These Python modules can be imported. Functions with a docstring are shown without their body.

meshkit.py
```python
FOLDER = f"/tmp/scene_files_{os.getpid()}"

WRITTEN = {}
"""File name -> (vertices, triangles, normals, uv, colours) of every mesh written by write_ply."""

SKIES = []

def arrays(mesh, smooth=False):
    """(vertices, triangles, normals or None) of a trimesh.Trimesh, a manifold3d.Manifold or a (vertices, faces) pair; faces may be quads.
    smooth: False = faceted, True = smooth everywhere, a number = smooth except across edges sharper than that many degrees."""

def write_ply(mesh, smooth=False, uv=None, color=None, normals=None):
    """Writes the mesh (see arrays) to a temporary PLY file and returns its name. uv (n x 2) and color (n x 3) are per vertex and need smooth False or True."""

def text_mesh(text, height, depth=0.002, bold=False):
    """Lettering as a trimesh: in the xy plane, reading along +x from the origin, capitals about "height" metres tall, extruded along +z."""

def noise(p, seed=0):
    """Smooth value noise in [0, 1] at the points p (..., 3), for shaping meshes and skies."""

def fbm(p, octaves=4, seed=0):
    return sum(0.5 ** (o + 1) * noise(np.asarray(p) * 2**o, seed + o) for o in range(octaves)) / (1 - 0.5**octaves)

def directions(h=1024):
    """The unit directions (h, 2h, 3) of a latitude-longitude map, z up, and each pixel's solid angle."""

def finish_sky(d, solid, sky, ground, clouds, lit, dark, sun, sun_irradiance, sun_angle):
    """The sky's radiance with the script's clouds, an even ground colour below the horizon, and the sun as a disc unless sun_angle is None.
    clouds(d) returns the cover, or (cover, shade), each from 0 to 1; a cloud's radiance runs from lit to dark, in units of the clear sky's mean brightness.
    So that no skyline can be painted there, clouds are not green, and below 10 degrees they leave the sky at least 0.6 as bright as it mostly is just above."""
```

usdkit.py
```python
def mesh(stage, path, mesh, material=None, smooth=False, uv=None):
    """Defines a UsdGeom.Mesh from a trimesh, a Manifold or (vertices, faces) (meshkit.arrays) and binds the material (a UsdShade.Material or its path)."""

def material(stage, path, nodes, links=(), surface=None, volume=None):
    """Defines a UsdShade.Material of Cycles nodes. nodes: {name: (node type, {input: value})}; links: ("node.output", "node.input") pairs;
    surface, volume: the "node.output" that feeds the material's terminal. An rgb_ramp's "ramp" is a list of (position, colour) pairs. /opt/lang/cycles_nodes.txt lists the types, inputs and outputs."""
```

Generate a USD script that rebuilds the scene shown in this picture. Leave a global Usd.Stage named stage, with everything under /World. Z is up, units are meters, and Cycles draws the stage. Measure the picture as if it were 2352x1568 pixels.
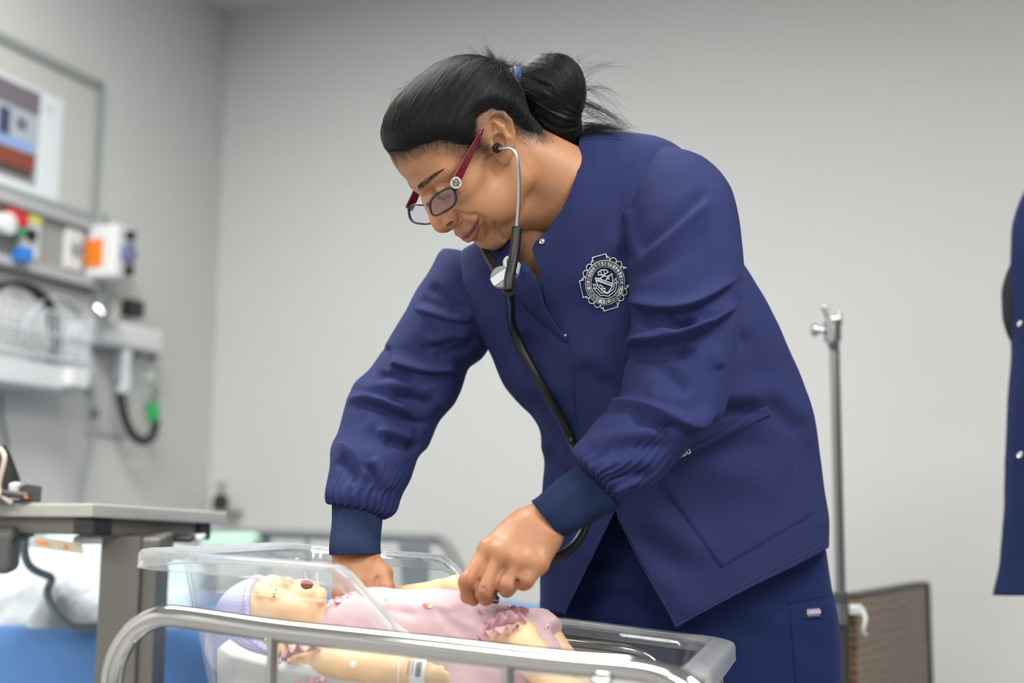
import math, random
import numpy as np, trimesh, manifold3d, shapely
from scipy.interpolate import CubicSpline, PchipInterpolator
from scipy.spatial import cKDTree
from scipy.ndimage import gaussian_filter1d
from pxr import Usd, UsdGeom, UsdShade, UsdLux, Sdf, Gf, Vt
import usdkit, meshkit

rng = np.random.default_rng(7)
stage = Usd.Stage.CreateInMemory()
UsdGeom.SetStageUpAxis(stage, 'Z'); UsdGeom.SetStageMetersPerUnit(stage, 1.0)
UsdGeom.Xform.Define(stage, '/World'); UsdGeom.Scope.Define(stage, '/World/Looks')

# ------------------------------------------------------------------ camera
FPX, PCX, PCY = 2940.0, 1176.0, 784.0
PITCH, ROLL = math.radians(7.67), math.radians(0.5)
EYE = np.array([0.0, 0.0, 0.93])
_f = np.array([0, math.cos(PITCH), math.sin(PITCH)]); _u0 = np.array([0, -math.sin(PITCH), math.cos(PITCH)]); _r0 = np.array([1.0, 0, 0])
CR = math.cos(ROLL) * _r0 + math.sin(ROLL) * _u0
CU = math.cos(ROLL) * _u0 - math.sin(ROLL) * _r0
CF = _f
cam = UsdGeom.Camera.Define(stage, '/World/camera')
_m = np.eye(4); _m[0, :3], _m[1, :3], _m[2, :3], _m[3, :3] = CR, CU, -CF, EYE
cam.AddTransformOp().Set(Gf.Matrix4d(_m.tolist()))
cam.CreateHorizontalApertureAttr(36.0); cam.CreateVerticalApertureAttr(24.0)
cam.CreateFocalLengthAttr(36.0 * FPX / 2352.0)
cam.CreateFStopAttr(2.0); cam.CreateFocusDistanceAttr(1.66)
cam.CreateClippingRangeAttr(Gf.Vec2f(0.05, 50.0))
EXPOSURE = 0.0
cam.CreateExposureAttr(EXPOSURE)

def P(px, py, Y):
    """the point of the world that stands at pixel (px, py), Y metres ahead"""
    px, py, Y = np.broadcast_arrays(np.asarray(px, float), np.asarray(py, float), np.asarray(Y, float))
    d = (px[..., None] - PCX) / FPX * CR + (PCY - py[..., None]) / FPX * CU + CF
    return EYE + d * (Y / d[..., 1])[..., None]
def pix(p):
    q = np.asarray(p, float) - EYE
    z = q @ CF
    return np.stack([q @ CR / z * FPX + PCX, PCY - q @ CU / z * FPX], -1)
def camframe(v):
    """camera coordinates (x right, y down, z ahead) to a world direction"""
    v = np.asarray(v, float)
    return v[..., :1] * CR - v[..., 1:2] * CU + v[..., 2:3] * CF

# ------------------------------------------------------------------ room frame: the left wall runs 20 degrees to the right
CORNER = np.array([P(489, 900, 4.6)[0], 4.6])
WA = math.radians(20.0)
WD = np.array([math.sin(WA), math.cos(WA)])      # along the left wall, away from the camera
BD = np.array([math.cos(WA), -math.sin(WA)])     # along the back wall, to the right
CEIL = 2.785
def room(a, b, z):
    """a metres to the right along the back wall from the corner, b metres out from the back wall, z up"""
    q = CORNER + BD * a - WD * b
    return np.array([q[0], q[1], z])
def on_left(px, py, off=0.0):
    """where the ray through a pixel meets the left wall, off metres in front of it"""
    d = P(px, py, 1.0) - EYE
    n = np.array([BD[0], BD[1], 0]); c0 = room(off, 0, 0)
    return EYE + d * (((c0 - EYE) @ n) / (d @ n))
def on_back(px, py, off=0.0):
    d = P(px, py, 1.0) - EYE
    n = np.array([-WD[0], -WD[1], 0]); c0 = room(0, off, 0)
    return EYE + d * (((c0 - EYE) @ n) / (d @ n))

# ------------------------------------------------------------------ lights: recessed ceiling troffers
LIGHT_POWER = 33.0
def troffer(name, a, b, w=1.2, d=0.6, power=None, color=(1.0, 0.995, 0.985)):
    c = room(a, b, CEIL - 0.012)
    L = UsdLux.RectLight.Define(stage, '/World/' + name)
    ang = -math.degrees(WA)
    L.AddTranslateOp().Set(Gf.Vec3d(*c)); L.AddRotateZOp().Set(ang)
    L.CreateWidthAttr(w); L.CreateHeightAttr(d)
    L.CreateIntensityAttr(power if power is not None else LIGHT_POWER)
    L.CreateColorAttr(Gf.Vec3f(*color))
    return L
TROFFERS = [(1.1, 2.2), (3.6, 2.9), (1.25, 5.0), (3.6, 5.2), (6.3, 4.0), (1.8, 7.2), (4.4, 7.2)]
for i, (a, b) in enumerate(TROFFERS):
    troffer('ceiling_lamp' + ('' if i == 0 else f'_{i:03d}'), a, b)

# ------------------------------------------------------------------ naming and building helpers
_used = {}
def numbered(path):
    k = _used.get(path, -1) + 1
    _used[path] = k
    return path if k == 0 else f'{path}_{k:03d}'
def setd(prim, **kw):
    for k, v in kw.items():
        if v is not None: prim.SetCustomDataByKey(k, v)
def thing(name, label, category, group=None, at=(0, 0, 0), kind=None):
    x = UsdGeom.Xform.Define(stage, numbered('/World/' + name))
    if any(at): x.AddTranslateOp().Set(Gf.Vec3d(*map(float, at)))
    setd(x.GetPrim(), label=label, category=category, group=group, kind=kind)
    x.off = np.array(at, float)
    return x
def part(parent, name, mesh, mat, smooth=False, label=None, kind=None, color=None, world=True):
    base = parent.GetPath().pathString
    m = to_tm(mesh)
    off = getattr(parent, 'off', np.zeros(3))
    if world and np.any(off): m = m.copy(); m.apply_translation(-off)
    path = numbered(base + '/' + name)
    if color is not None:
        g = usdkit.mesh(stage, path, m, mat, smooth=True)
        UsdGeom.PrimvarsAPI(g).CreatePrimvar('tint', Sdf.ValueTypeNames.Color3fArray, 'vertex').Set(Vt.Vec3fArray.FromNumpy(np.asarray(color, np.float32)))
    else:
        g = usdkit.mesh(stage, path, m, mat, smooth=smooth)
    g.off = off
    setd(g.GetPrim(), label=label, kind=kind)
    return g
def single(name, mesh, mat, label, category, group=None, smooth=False, kind=None):
    path = numbered('/World/' + name)
    g = usdkit.mesh(stage, path, to_tm(mesh), mat, smooth=smooth); g.off = np.zeros(3)
    setd(g.GetPrim(), label=label, category=category, group=group, kind=kind)
    return g
def struct(name, mesh, mat, label=None, smooth=False):
    g = usdkit.mesh(stage, numbered('/World/' + name), to_tm(mesh), mat, smooth=smooth); g.off = np.zeros(3)
    setd(g.GetPrim(), kind='structure', label=label, category=name.split('_')[0])
    return g
def to_tm(m):
    if isinstance(m, trimesh.Trimesh): return m
    if hasattr(m, 'to_mesh'):
        q = m.to_mesh(); return trimesh.Trimesh(q.vert_properties[:, :3], q.tri_verts, process=False)
    v, f = m; f = np.asarray(f)
    if f.shape[1] == 4: f = np.vstack([f[:, [0, 1, 2]], f[:, [0, 2, 3]]])
    return trimesh.Trimesh(np.asarray(v, float), f, process=False)
def join(*ms): return trimesh.util.concatenate([to_tm(m) for m in ms])
def man(m):
    m = to_tm(m)
    m = trimesh.Trimesh(m.vertices, m.faces, process=True)
    return manifold3d.Manifold(manifold3d.Mesh(vert_properties=np.asarray(m.vertices, np.float32), tri_verts=np.asarray(m.faces, np.uint32)))
def frame(x, y, z, o):
    M = np.eye(4); M[:3, 0], M[:3, 1], M[:3, 2], M[:3, 3] = x, y, z, o
    return M
def unit(v):
    v = np.asarray(v, float); return v / np.maximum(np.linalg.norm(v, axis=-1, keepdims=True), 1e-12)
def rbox(size, r=0.004, seg=3):
    """a box with rounded edges, centred"""
    sx, sy, sz = np.asarray(size, float) / 2
    r = min(r, sx * .98, sy * .98, sz * .98)
    s = manifold3d.Manifold.sphere(r, 4 * seg)
    return to_tm(manifold3d.Manifold.batch_hull([s.translate((float(a * (sx - r)), float(b * (sy - r)), float(c * (sz - r)))) for a in (-1, 1) for b in (-1, 1) for c in (-1, 1)]))
def placed(m, M):
    m = to_tm(m).copy(); m.apply_transform(M); return m
def obox(center, ax, ay, az, size, r=0.004):
    """rounded box with given axes"""
    return placed(rbox(size, r), frame(unit(ax), unit(ay), unit(az), center))
def smooth_path(pts, n, closed=False):
    p = np.asarray(pts, float)
    if closed: p = np.vstack([p, p[:1]])
    t = np.r_[0, np.cumsum(np.linalg.norm(np.diff(p, axis=0), axis=1) ** 0.5 + 1e-9)]
    cs = CubicSpline(t, p, bc_type='periodic' if closed else 'natural')
    return cs(np.linspace(0, t[-1], n))
def tube(pts, r, sides=16, caps=True, n=None, flat=None):
    """tube along a polyline; r a number or one per point"""
    p = np.asarray(pts, float)
    if n:
        rr = np.broadcast_to(np.asarray(r, float), (len(p),))
        q = smooth_path(np.column_stack([p, rr * 1.0]), n); p, r = q[:, :3], q[:, 3]
    k = len(p); r = np.broadcast_to(np.asarray(r, float), (k,))
    t = unit(np.gradient(p, axis=0))
    a = np.zeros_like(p)
    a[0] = unit(np.cross(t[0], [0, 0, 1.0] if abs(t[0][2]) < .9 else [1.0, 0, 0]))
    for i in range(1, k):
        v = a[i - 1] - t[i] * (a[i - 1] @ t[i]); a[i] = unit(v)
    b = np.cross(t, a)
    th = np.arange(sides) * 2 * np.pi / sides
    V = p[:, None] + r[:, None, None] * (np.cos(th)[None, :, None] * a[:, None] + np.sin(th)[None, :, None] * b[:, None])
    return rings_mesh(V, caps)
def rings_mesh(V, caps=True, closed_u=False):
    k, s, _ = V.shape
    i, j = np.meshgrid(np.arange(k if closed_u else k - 1), np.arange(s), indexing='ij')
    i2, j2 = (i + 1) % k, (j + 1) % s
    q = np.stack([i * s + j, i * s + j2, i2 * s + j2, i2 * s + j], -1).reshape(-1, 4)
    F = [q[:, [0, 1, 2]], q[:, [0, 2, 3]]]
    W = V.reshape(-1, 3)
    if caps and not closed_u:
        W = np.vstack([W, V[0].mean(0), V[-1].mean(0)])
        j = np.arange(s); j2 = (j + 1) % s
        F.append(np.stack([np.full(s, k * s), j2, j], 1)); F.append(np.stack([np.full(s, k * s + 1), (k - 1) * s + j, (k - 1) * s + j2], 1))
    m = trimesh.Trimesh(W, np.vstack(F), process=False)
    if caps and m.volume < 0: m.invert()
    return m
def lathe(profile, n=32, M=None):
    """profile: (r, z) pairs"""
    th = np.arange(n) * 2 * np.pi / n
    pr = np.asarray(profile, float)
    V = np.stack([pr[:, 0, None] * np.cos(th), pr[:, 0, None] * np.sin(th), np.repeat(pr[:, 1, None], n, 1)], -1)
    m = rings_mesh(V, True)
    return placed(m, M) if M is not None else m
def axis_frame(o, z, x=None):
    z = unit(z); x = np.array([0, 0, 1.0]) if x is None else np.asarray(x, float)
    if abs(unit(x) @ z) > .95: x = np.array([1.0, 0, 0])
    x = unit(x - z * (x @ z)); return frame(x, np.cross(z, x), z, o)
def cyl(a, b, r, n=24, bev=0.0):
    a, b = np.asarray(a, float), np.asarray(b, float); L = np.linalg.norm(b - a)
    e = min(bev, r * .6, L * .4)
    pr = [(0.0001, 0), (r - e, 0), (r, e), (r, L - e), (r - e, L), (0.0001, L)] if e > 0 else [(0.0001, 0), (r, 0), (r, L), (0.0001, L)]
    return lathe(pr, n, axis_frame(a, b - a))
def extrude(poly, h, M=None):
    m = trimesh.creation.extrude_polygon(poly, h, engine='earcut')
    return placed(m, M) if M is not None else m

# ------------------------------------------------------------------ implicit surfaces
def smin(a, b, k):
    h = np.clip(.5 + .5 * (b - a) / k, 0, 1); return b + (a - b) * h - k * h * (1 - h)
def smax(a, b, k): return -smin(-a, -b, k)
def sd_ell(p, c, r):
    q = (p - np.asarray(c, np.float32)); r = np.asarray(r, np.float32)
    q = q / r; k0 = np.sqrt(np.einsum('...i,...i->...', q, q)); q = q / r; k1 = np.sqrt(np.einsum('...i,...i->...', q, q))
    return k0 * (k0 - 1) / np.maximum(k1, 1e-9)
def sd_cone(p, a, b, ra, rb):
    """capsule with two radii"""
    a, b = np.asarray(a, np.float32), np.asarray(b, np.float32); d = b - a
    t = np.clip(((p - a) @ d) / max(d @ d, 1e-12), 0, 1)
    w = p - a - t[..., None] * d
    return np.sqrt(np.einsum('...i,...i->...', w, w)) - (ra + (rb - ra) * t)
def sd_chain(p, pts, rs, k=0.0):
    out = None
    for i in range(len(pts) - 1):
        d = sd_cone(p, pts[i], pts[i + 1], rs[i], rs[i + 1])
        out = d if out is None else (smin(out, d, k) if k > 0 else np.minimum(out, d))
    return out
def grid(lo, hi, h):
    ax = [np.arange(lo[i], hi[i] + h, h, dtype=np.float32) for i in range(3)]
    return np.stack(np.meshgrid(*ax, indexing='ij'), -1)
def surface_nets(D, lo, h):
    """the zero level of a grid of distances as a closed mesh"""
    s = D < 0
    n = np.array(D.shape)
    c = np.zeros(n - 1, np.uint8)
    offs = [(a, b, d) for a in (0, 1) for b in (0, 1) for d in (0, 1)]
    cut = lambda A, o: A[o[0]:n[0] - 1 + o[0], o[1]:n[1] - 1 + o[1], o[2]:n[2] - 1 + o[2]]
    for o in offs: c += cut(s, o)
    act = (c > 0) & (c < 8)
    idx = np.argwhere(act); num = np.full(n - 1, -1, np.int64); num[act] = np.arange(len(idx))
    acc = np.zeros((len(idx), 3)); cnt = np.zeros(len(idx))
    val = {o: D[idx[:, 0] + o[0], idx[:, 1] + o[1], idx[:, 2] + o[2]].astype(float) for o in offs}
    for o in offs:
        for ax in range(3):
            if o[ax] == 0:
                o2 = tuple(1 if q == ax else o[q] for q in range(3))
                a, b = val[o], val[o2]; m = (a < 0) != (b < 0)
                t = np.where(m, a / np.where(m, a - b, 1), 0)
                pt = np.array(o, float)[None].repeat(len(idx), 0); pt[:, ax] = t
                acc[m] += pt[m]; cnt[m] += 1
    V = (idx + acc / cnt[:, None]) * h + np.asarray(lo, float)
    F = []
    for ax in range(3):
        b, d = (ax + 1) % 3, (ax + 2) % 3
        sl0 = [slice(None)] * 3; sl1 = [slice(None)] * 3
        sl0[ax] = slice(0, -1); sl1[ax] = slice(1, None)
        ch = s[tuple(sl0)] != s[tuple(sl1)]
        e = np.argwhere(ch)
        e = e[(e[:, b] > 0) & (e[:, d] > 0) & (e[:, b] < n[b] - 1) & (e[:, d] < n[d] - 1)]
        def g(db, dd):
            q = e.copy(); q[:, b] -= db; q[:, d] -= dd
            return num[q[:, 0], q[:, 1], q[:, 2]]
        Q = np.stack([g(0, 0), g(1, 0), g(1, 1), g(0, 1)], 1)
        flip = s[e[:, 0], e[:, 1], e[:, 2]]
        Q[~flip] = Q[~flip][:, ::-1]
        F.append(Q)
    Q = np.vstack(F)
    m = trimesh.Trimesh(V, np.vstack([Q[:, [0, 1, 2]], Q[:, [0, 2, 3]]]), process=False)
    if m.volume < 0: m.invert()
    return m
def implicit(fn, lo, hi, h, smooth=0, block=6, margin=1.0):
    """meshes fn < 0; the fine grid is evaluated only in blocks near the surface"""
    lo = np.asarray(lo, float); n = (np.ceil((np.asarray(hi) - lo) / h / block).astype(int)) * block
    nb = n // block
    bc = np.stack(np.meshgrid(*[np.arange(k) for k in nb], indexing='ij'), -1)
    cen = (lo + (bc * block + (block - 1) / 2) * h).astype(np.float32)
    d = fn(cen.reshape(-1, 3)).reshape(nb)
    near = np.abs(d) < block * h * .87 * (1.35 + margin * .5)
    D = np.repeat(np.repeat(np.repeat(np.sign(d).astype(np.float32) * 1e3, block, 0), block, 1), block, 2)
    o = np.stack(np.meshgrid(*[np.arange(block)] * 3, indexing='ij'), -1).reshape(-1, 3)
    ids = np.argwhere(near)
    for k in range(0, len(ids), 6000):
        cell = ids[k:k + 6000, None] * block + o[None]
        pts = (lo + cell * h).astype(np.float32)
        D[cell[..., 0], cell[..., 1], cell[..., 2]] = fn(pts.reshape(-1, 3)).reshape(cell.shape[:2])
    m = surface_nets(D, lo, h)
    if smooth: trimesh.smoothing.filter_taubin(m, iterations=smooth)
    return m
def sstep(a, b, x):
    t = np.clip((x - a) / (b - a), 0, 1); return t * t * (3 - 2 * t)
def inpoly(poly, pts):
    return shapely.contains_xy(shapely.Polygon(poly), pts[..., 0], pts[..., 1])
def poly_sd(poly, x, y):
    """signed distance to a polygon, negative inside"""
    g = shapely.Polygon(poly); sh = x.shape
    pts = shapely.points(x.ravel(), y.ravel())
    d = shapely.distance(g.exterior, pts); d[shapely.contains_xy(g, x.ravel(), y.ravel())] *= -1
    return d.reshape(sh)

# ------------------------------------------------------------------ materials
def mat(name, nodes, links, surface='p.BSDF', volume=None):
    return usdkit.material(stage, '/World/Looks/' + name, nodes, links, surface=surface, volume=volume)
def plain(name, color, rough=.5, metal=0., spec=.5, bump=0., bscale=60., var=0., vscale=8., **kw):
    """principled with a little procedural variation of tone and relief"""
    nodes = {'p': ('principled_bsdf', dict(base_color=color, roughness=rough, metallic=metal, specular_ior_level=spec, **kw)), 'tc': ('texture_coordinate', {})}
    links = []
    if var:
        nodes['n'] = ('noise_texture', dict(scale=vscale, detail=4.0)); links.append(('tc.object', 'n.vector'))
        nodes['r'] = ('rgb_ramp', {'ramp': [(0.25, tuple(c * (1 - var) for c in color)), (0.75, tuple(min(1, c * (1 + var)) for c in color))]})
        links += [('n.fac', 'r.fac'), ('r.color', 'p.base_color')]
    if bump:
        nodes['nb'] = ('noise_texture', dict(scale=bscale, detail=3.0)); nodes['b'] = ('bump', dict(strength=bump, distance=.002))
        links += [('tc.object', 'nb.vector'), ('nb.fac', 'b.height'), ('b.normal', 'p.normal')]
    return mat(name, nodes, links)
# ------------------------------------------------------------------ the room
M_wall = plain('wall_paint', (.60, .603, .575), .75, spec=.3, bump=.06, bscale=220, var=.015, vscale=2.)
M_ceil = plain('ceiling_tile', (.62, .62, .60), .9, bump=.2, bscale=90)
M_floor = plain('vinyl_floor', (.30, .29, .28), .3, var=.08, vscale=5.)
RW, RL = 8.2, 8.6
def slab(a0, a1, b0, b1, z0, z1):
    c = room((a0 + a1) / 2, (b0 + b1) / 2, (z0 + z1) / 2)
    return placed(trimesh.creation.box((a1 - a0, b1 - b0, z1 - z0)), frame((BD[0], BD[1], 0), (-WD[0], -WD[1], 0), (0, 0, 1), c))
struct('wall_back', slab(-.1, RW + .1, -.1, 0, 0, CEIL), M_wall, 'pale grey painted wall behind the woman')
struct('wall_left', slab(-.1, 0, 0, RL, 0, CEIL), M_wall, 'pale grey painted wall that carries the notice board')
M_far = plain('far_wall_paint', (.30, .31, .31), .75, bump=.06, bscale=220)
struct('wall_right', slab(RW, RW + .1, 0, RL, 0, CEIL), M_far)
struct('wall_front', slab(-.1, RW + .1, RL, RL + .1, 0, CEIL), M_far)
struct('floor', slab(-.1, RW + .1, -.1, RL + .1, -.1, 0), M_floor)
struct('ceiling', slab(-.1, RW + .1, -.1, RL + .1, CEIL, CEIL + .1), M_ceil)
M_base = plain('baseboard_vinyl', (.12, .12, .125), .5)
struct('baseboard_back', slab(.012, RW, 0, .012, 0, .1), M_base)
struct('baseboard_left', slab(0, .012, 0, RL, 0, .1), M_base)
M_alu = plain('lamp_housing', (.8, .8, .8), .4)
for i, (a, b) in enumerate(TROFFERS):
    fr = manifold3d.Manifold.cube((1.28, .68, .02), True) - manifold3d.Manifold.cube((1.2, .6, .1), True)
    t = struct('trim_%d' % (i + 1), placed(to_tm(fr), frame((BD[0], BD[1], 0), (-WD[0], -WD[1], 0), (0, 0, 1), room(a, b, CEIL - .011))), M_alu)
M_door = plain('door_veneer', (.10, .06, .035), .45, var=.15, vscale=6.)
M_steelframe = plain('door_frame_steel', (.18, .18, .18), .5)
def front_box(a0, a1, b, z0, z1, m, name):
    return struct(name, slab(a0, a1, RL - b, RL - .001, z0, z1), m)
front_box(2.2, 3.15, .045, 0, 2.1, M_door, 'door_1'); front_box(2.12, 2.2, .06, 0, 2.16, M_steelframe, 'trim_20'); front_box(3.15, 3.23, .06, 0, 2.16, M_steelframe, 'trim_21'); front_box(2.12, 3.23, .06, 2.1, 2.16, M_steelframe, 'trim_22')
struct('door_2', slab(RW - .045, RW - .001, 4.2, 5.4, 0, 2.1), M_door)
# ------------------------------------------------------------------ the woman's head, sculpted in millimetres: (f ahead, u up, s to her right)
HP = dict(scale=1.0)
_rv = np.array([-0.47312765, -0.32893612, 2.21224482]); _tv = np.array([-0.04797537, -0.25681402, 1.70749199])
from scipy.spatial.transform import Rotation as _R
_HR = _R.from_rotvec(_rv).as_matrix()
def head_to_world(q):
    """q in mm, columns f, u, s(right)"""
    c = (np.asarray(q, float) / 1000.0) @ _HR.T + _tv
    return EYE + camframe(c)
def dir_to_head(v):
    """a world direction in head axes"""
    v = np.asarray(v, float); c = np.stack([v @ CR, -(v @ CU), v @ CF], -1)
    return c @ _HR
def world_to_head(p):
    d = np.asarray(p, float) - EYE
    c = np.stack([d @ CR, -(d @ CU), d @ CF], -1)
    return ((c - _tv) @ _HR) * 1000.0

NECK0 = np.array([-26., -42., 0.])
NECK1 = world_to_head(P(1335, 455, 1.735))

def tubes(p, pts, r, k=0.):
    pts = np.asarray(pts, float); r = np.broadcast_to(np.asarray(r, float), (len(pts),))
    return sd_chain(p, pts, r, k)

def ear_field(p, side):
    """side -1: her left. a up the ear, b backwards, c outwards"""
    tilt = math.radians(30)
    f, u, s = p[..., 0] - (-3), p[..., 1] - (2), p[..., 2] * side - 67
    a = u * math.cos(tilt) - f * math.sin(tilt)
    b = -f * math.cos(tilt) - u * math.sin(tilt)
    c = s
    flare = math.radians(24)
    b2 = b * math.cos(flare) + c * math.sin(flare); c2 = c * math.cos(flare) - b * math.sin(flare)
    q = np.stack([a, b2, c2], -1)
    plate = sd_ell(q, (7, 6, 3), (32, 18, 5))
    helix = tubes(q, [(2, -4, 4), (8, -10, 4), (22, -11, 5), (34, -4, 6), (38, 6, 6.5), (34, 17, 7), (22, 23, 7), (6, 22, 6.5), (-8, 16, 6), (-18, 8, 5)], [2.5, 3.4, 3.6, 3.6, 3.6, 3.8, 3.6, 3.4, 3.2, 4])
    anti = tubes(q, [(26, 4, 6), (18, 11, 8), (4, 13, 8), (-8, 7, 7), (-10, 0, 6)], [3.5, 4, 4, 4, 3.5], 2)
    lobe = sd_ell(q, (-20, 2, 3), (10, 8.5, 4.2))
    trag = sd_ell(q, (-1, -9, 5), (7, 4.2, 5))
    d = smin(plate, helix, 3); d = smin(d, lobe, 5); d = smin(d, anti, 3)
    d = smax(d, -sd_ell(q, (1, 2, 9), (11, 8.5, 10)), 2.5)
    d = smax(d, -sd_ell(q, (20, 0, 9), (8, 4.5, 6)), 2)
    d = smin(d, trag, 2.5)
    return d

def base_field(p):
    f, u, s = p[..., 0], p[..., 1], p[..., 2]
    q = np.stack([f, u, np.abs(s)], -1)          # both halves alike
    A = lambda c, r: sd_ell(q, c, r)
    d = sd_ell(p, (-10, 36, 0), (89, 77, 73))
    d = smin(d, sd_ell(p, (30, 50, 0), (64, 66, 64)), 22)
    d = smin(d, sd_ell(p, (36, -22, 0), (56, 74, 58)), 22)
    # jaw and chin
    d = smin(d, sd_cone(q, (6, -52, 48), (70, -92, 10), 17, 15), 20)
    d = smin(d, sd_cone(q, (-2, -10, 54), (6, -56, 50), 15, 16), 18)
    d = smin(d, sd_ell(p, (79, -92, 0), (15, 16, 20)), 12)
    d = smin(d, sd_ell(p, (40, -88, 0), (40, 20, 36)), 20)
    # cheek bones, smiling cheeks, muzzle
    d = smin(d, A((58, -8, 47), (26, 16, 17)), 16)
    d = smin(d, A((66, -38, 37), (26, 24, 22)), 16)
    d = smin(d, A((46, -52, 46), (34, 28, 18)), 18)
    d = smin(d, sd_ell(p, (78, -58, 0), (25, 27, 32)), 14)
    # brow
    d = smin(d, sd_cone(q, (88, 27, 8), (66, 29, 48), 9, 10), 14)
    # eye sockets
    d = smax(d, -A((96, 9, 31), (15, 11, 17)), 12)
    # nose
    d = smin(d, sd_chain(p, [(88, 20, 0), (97, 2, 0), (108, -20, 0), (109, -27, 0)], [8, 7.5, 9.5, 11.5], 6), 9)
    d = smin(d, sd_cone(q, (98, 6, 6), (105, -16, 8), 5.5, 6.5), 7)
    d = smin(d, A((98.5, -30, 14.5), (13, 10.5, 10.5)), 5)
    d = smin(d, sd_ell(p, (103, -37, 0), (10, 6, 5)), 5)
    d = smin(d, sd_cone(q, (90, 8, 13), (92, -20, 20), 8, 8), 8)
    d = smin(d, A((78, 9, 31), (13.2, 13, 14)), 4)          # lids over the balls, looking down
    d = smin(d, A((66, -36, 44), (20, 17, 14)), 10)
    # neck
    n1 = NECK1
    nk = sd_cone(p, NECK0, n1, 52, 62)
    d = smin(d, nk, 16)
    d = smin(d, sd_cone(p, (30, -80, 0), n1 + (20, -6, 0), 28, 40), 20)
    return d

def _ray(px, py):
    """where the ray of a pixel meets (or passes closest to) the plain head, in head axes"""
    o = world_to_head(EYE); v = unit(world_to_head(P(px, py, 1.7)) - o)
    t = np.linspace(1350, 1850, 900)
    q = o + v * t[:, None]; d = base_field(q.astype(np.float32))
    k = np.argmax(d < 0) if (d < 0).any() else int(np.argmin(d))
    r = q[k].copy(); r[2] = abs(r[2]) if r[2] < 4 else 0.0
    return r
def rays(*px): return [tuple(_ray(*p)) for p in px]
GAP = rays((1068, 549), (1079, 540), (1090, 525), (1097, 513), (1102, 505), (1106, 500))
GAP[0] = (GAP[0][0], GAP[0][1], 0.0)
UPL = rays((1056, 544), (1068, 536), (1083, 524), (1098, 508)); UPL[0] = (UPL[0][0], UPL[0][1], 0.0)
LOL = rays((1073, 557), (1084, 548), (1094, 532), (1100, 514)); LOL[0] = (LOL[0][0], LOL[0][1], 0.0)
FOLD = rays((1053, 488), (1068, 495), (1092, 494), (1110, 503), (1120, 520), (1122, 538))
BROW = rays((962, 432), (974, 424), (988, 412), (1001, 401), (1017, 390))
LASH = rays((998, 452), (1008, 455), (1020, 455), (1031, 449))
CREASE = rays((1006, 432), (1014, 430), (1024, 431), (1032, 436))
ALA = rays((1037, 485), (1050, 488), (1057, 499), (1052, 512), (1043, 519))
NOSTRIL = rays((1029, 519), (1035, 515), (1040, 511))
CHINF = rays((1136, 512), (1150, 528), (1160, 548))

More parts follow.
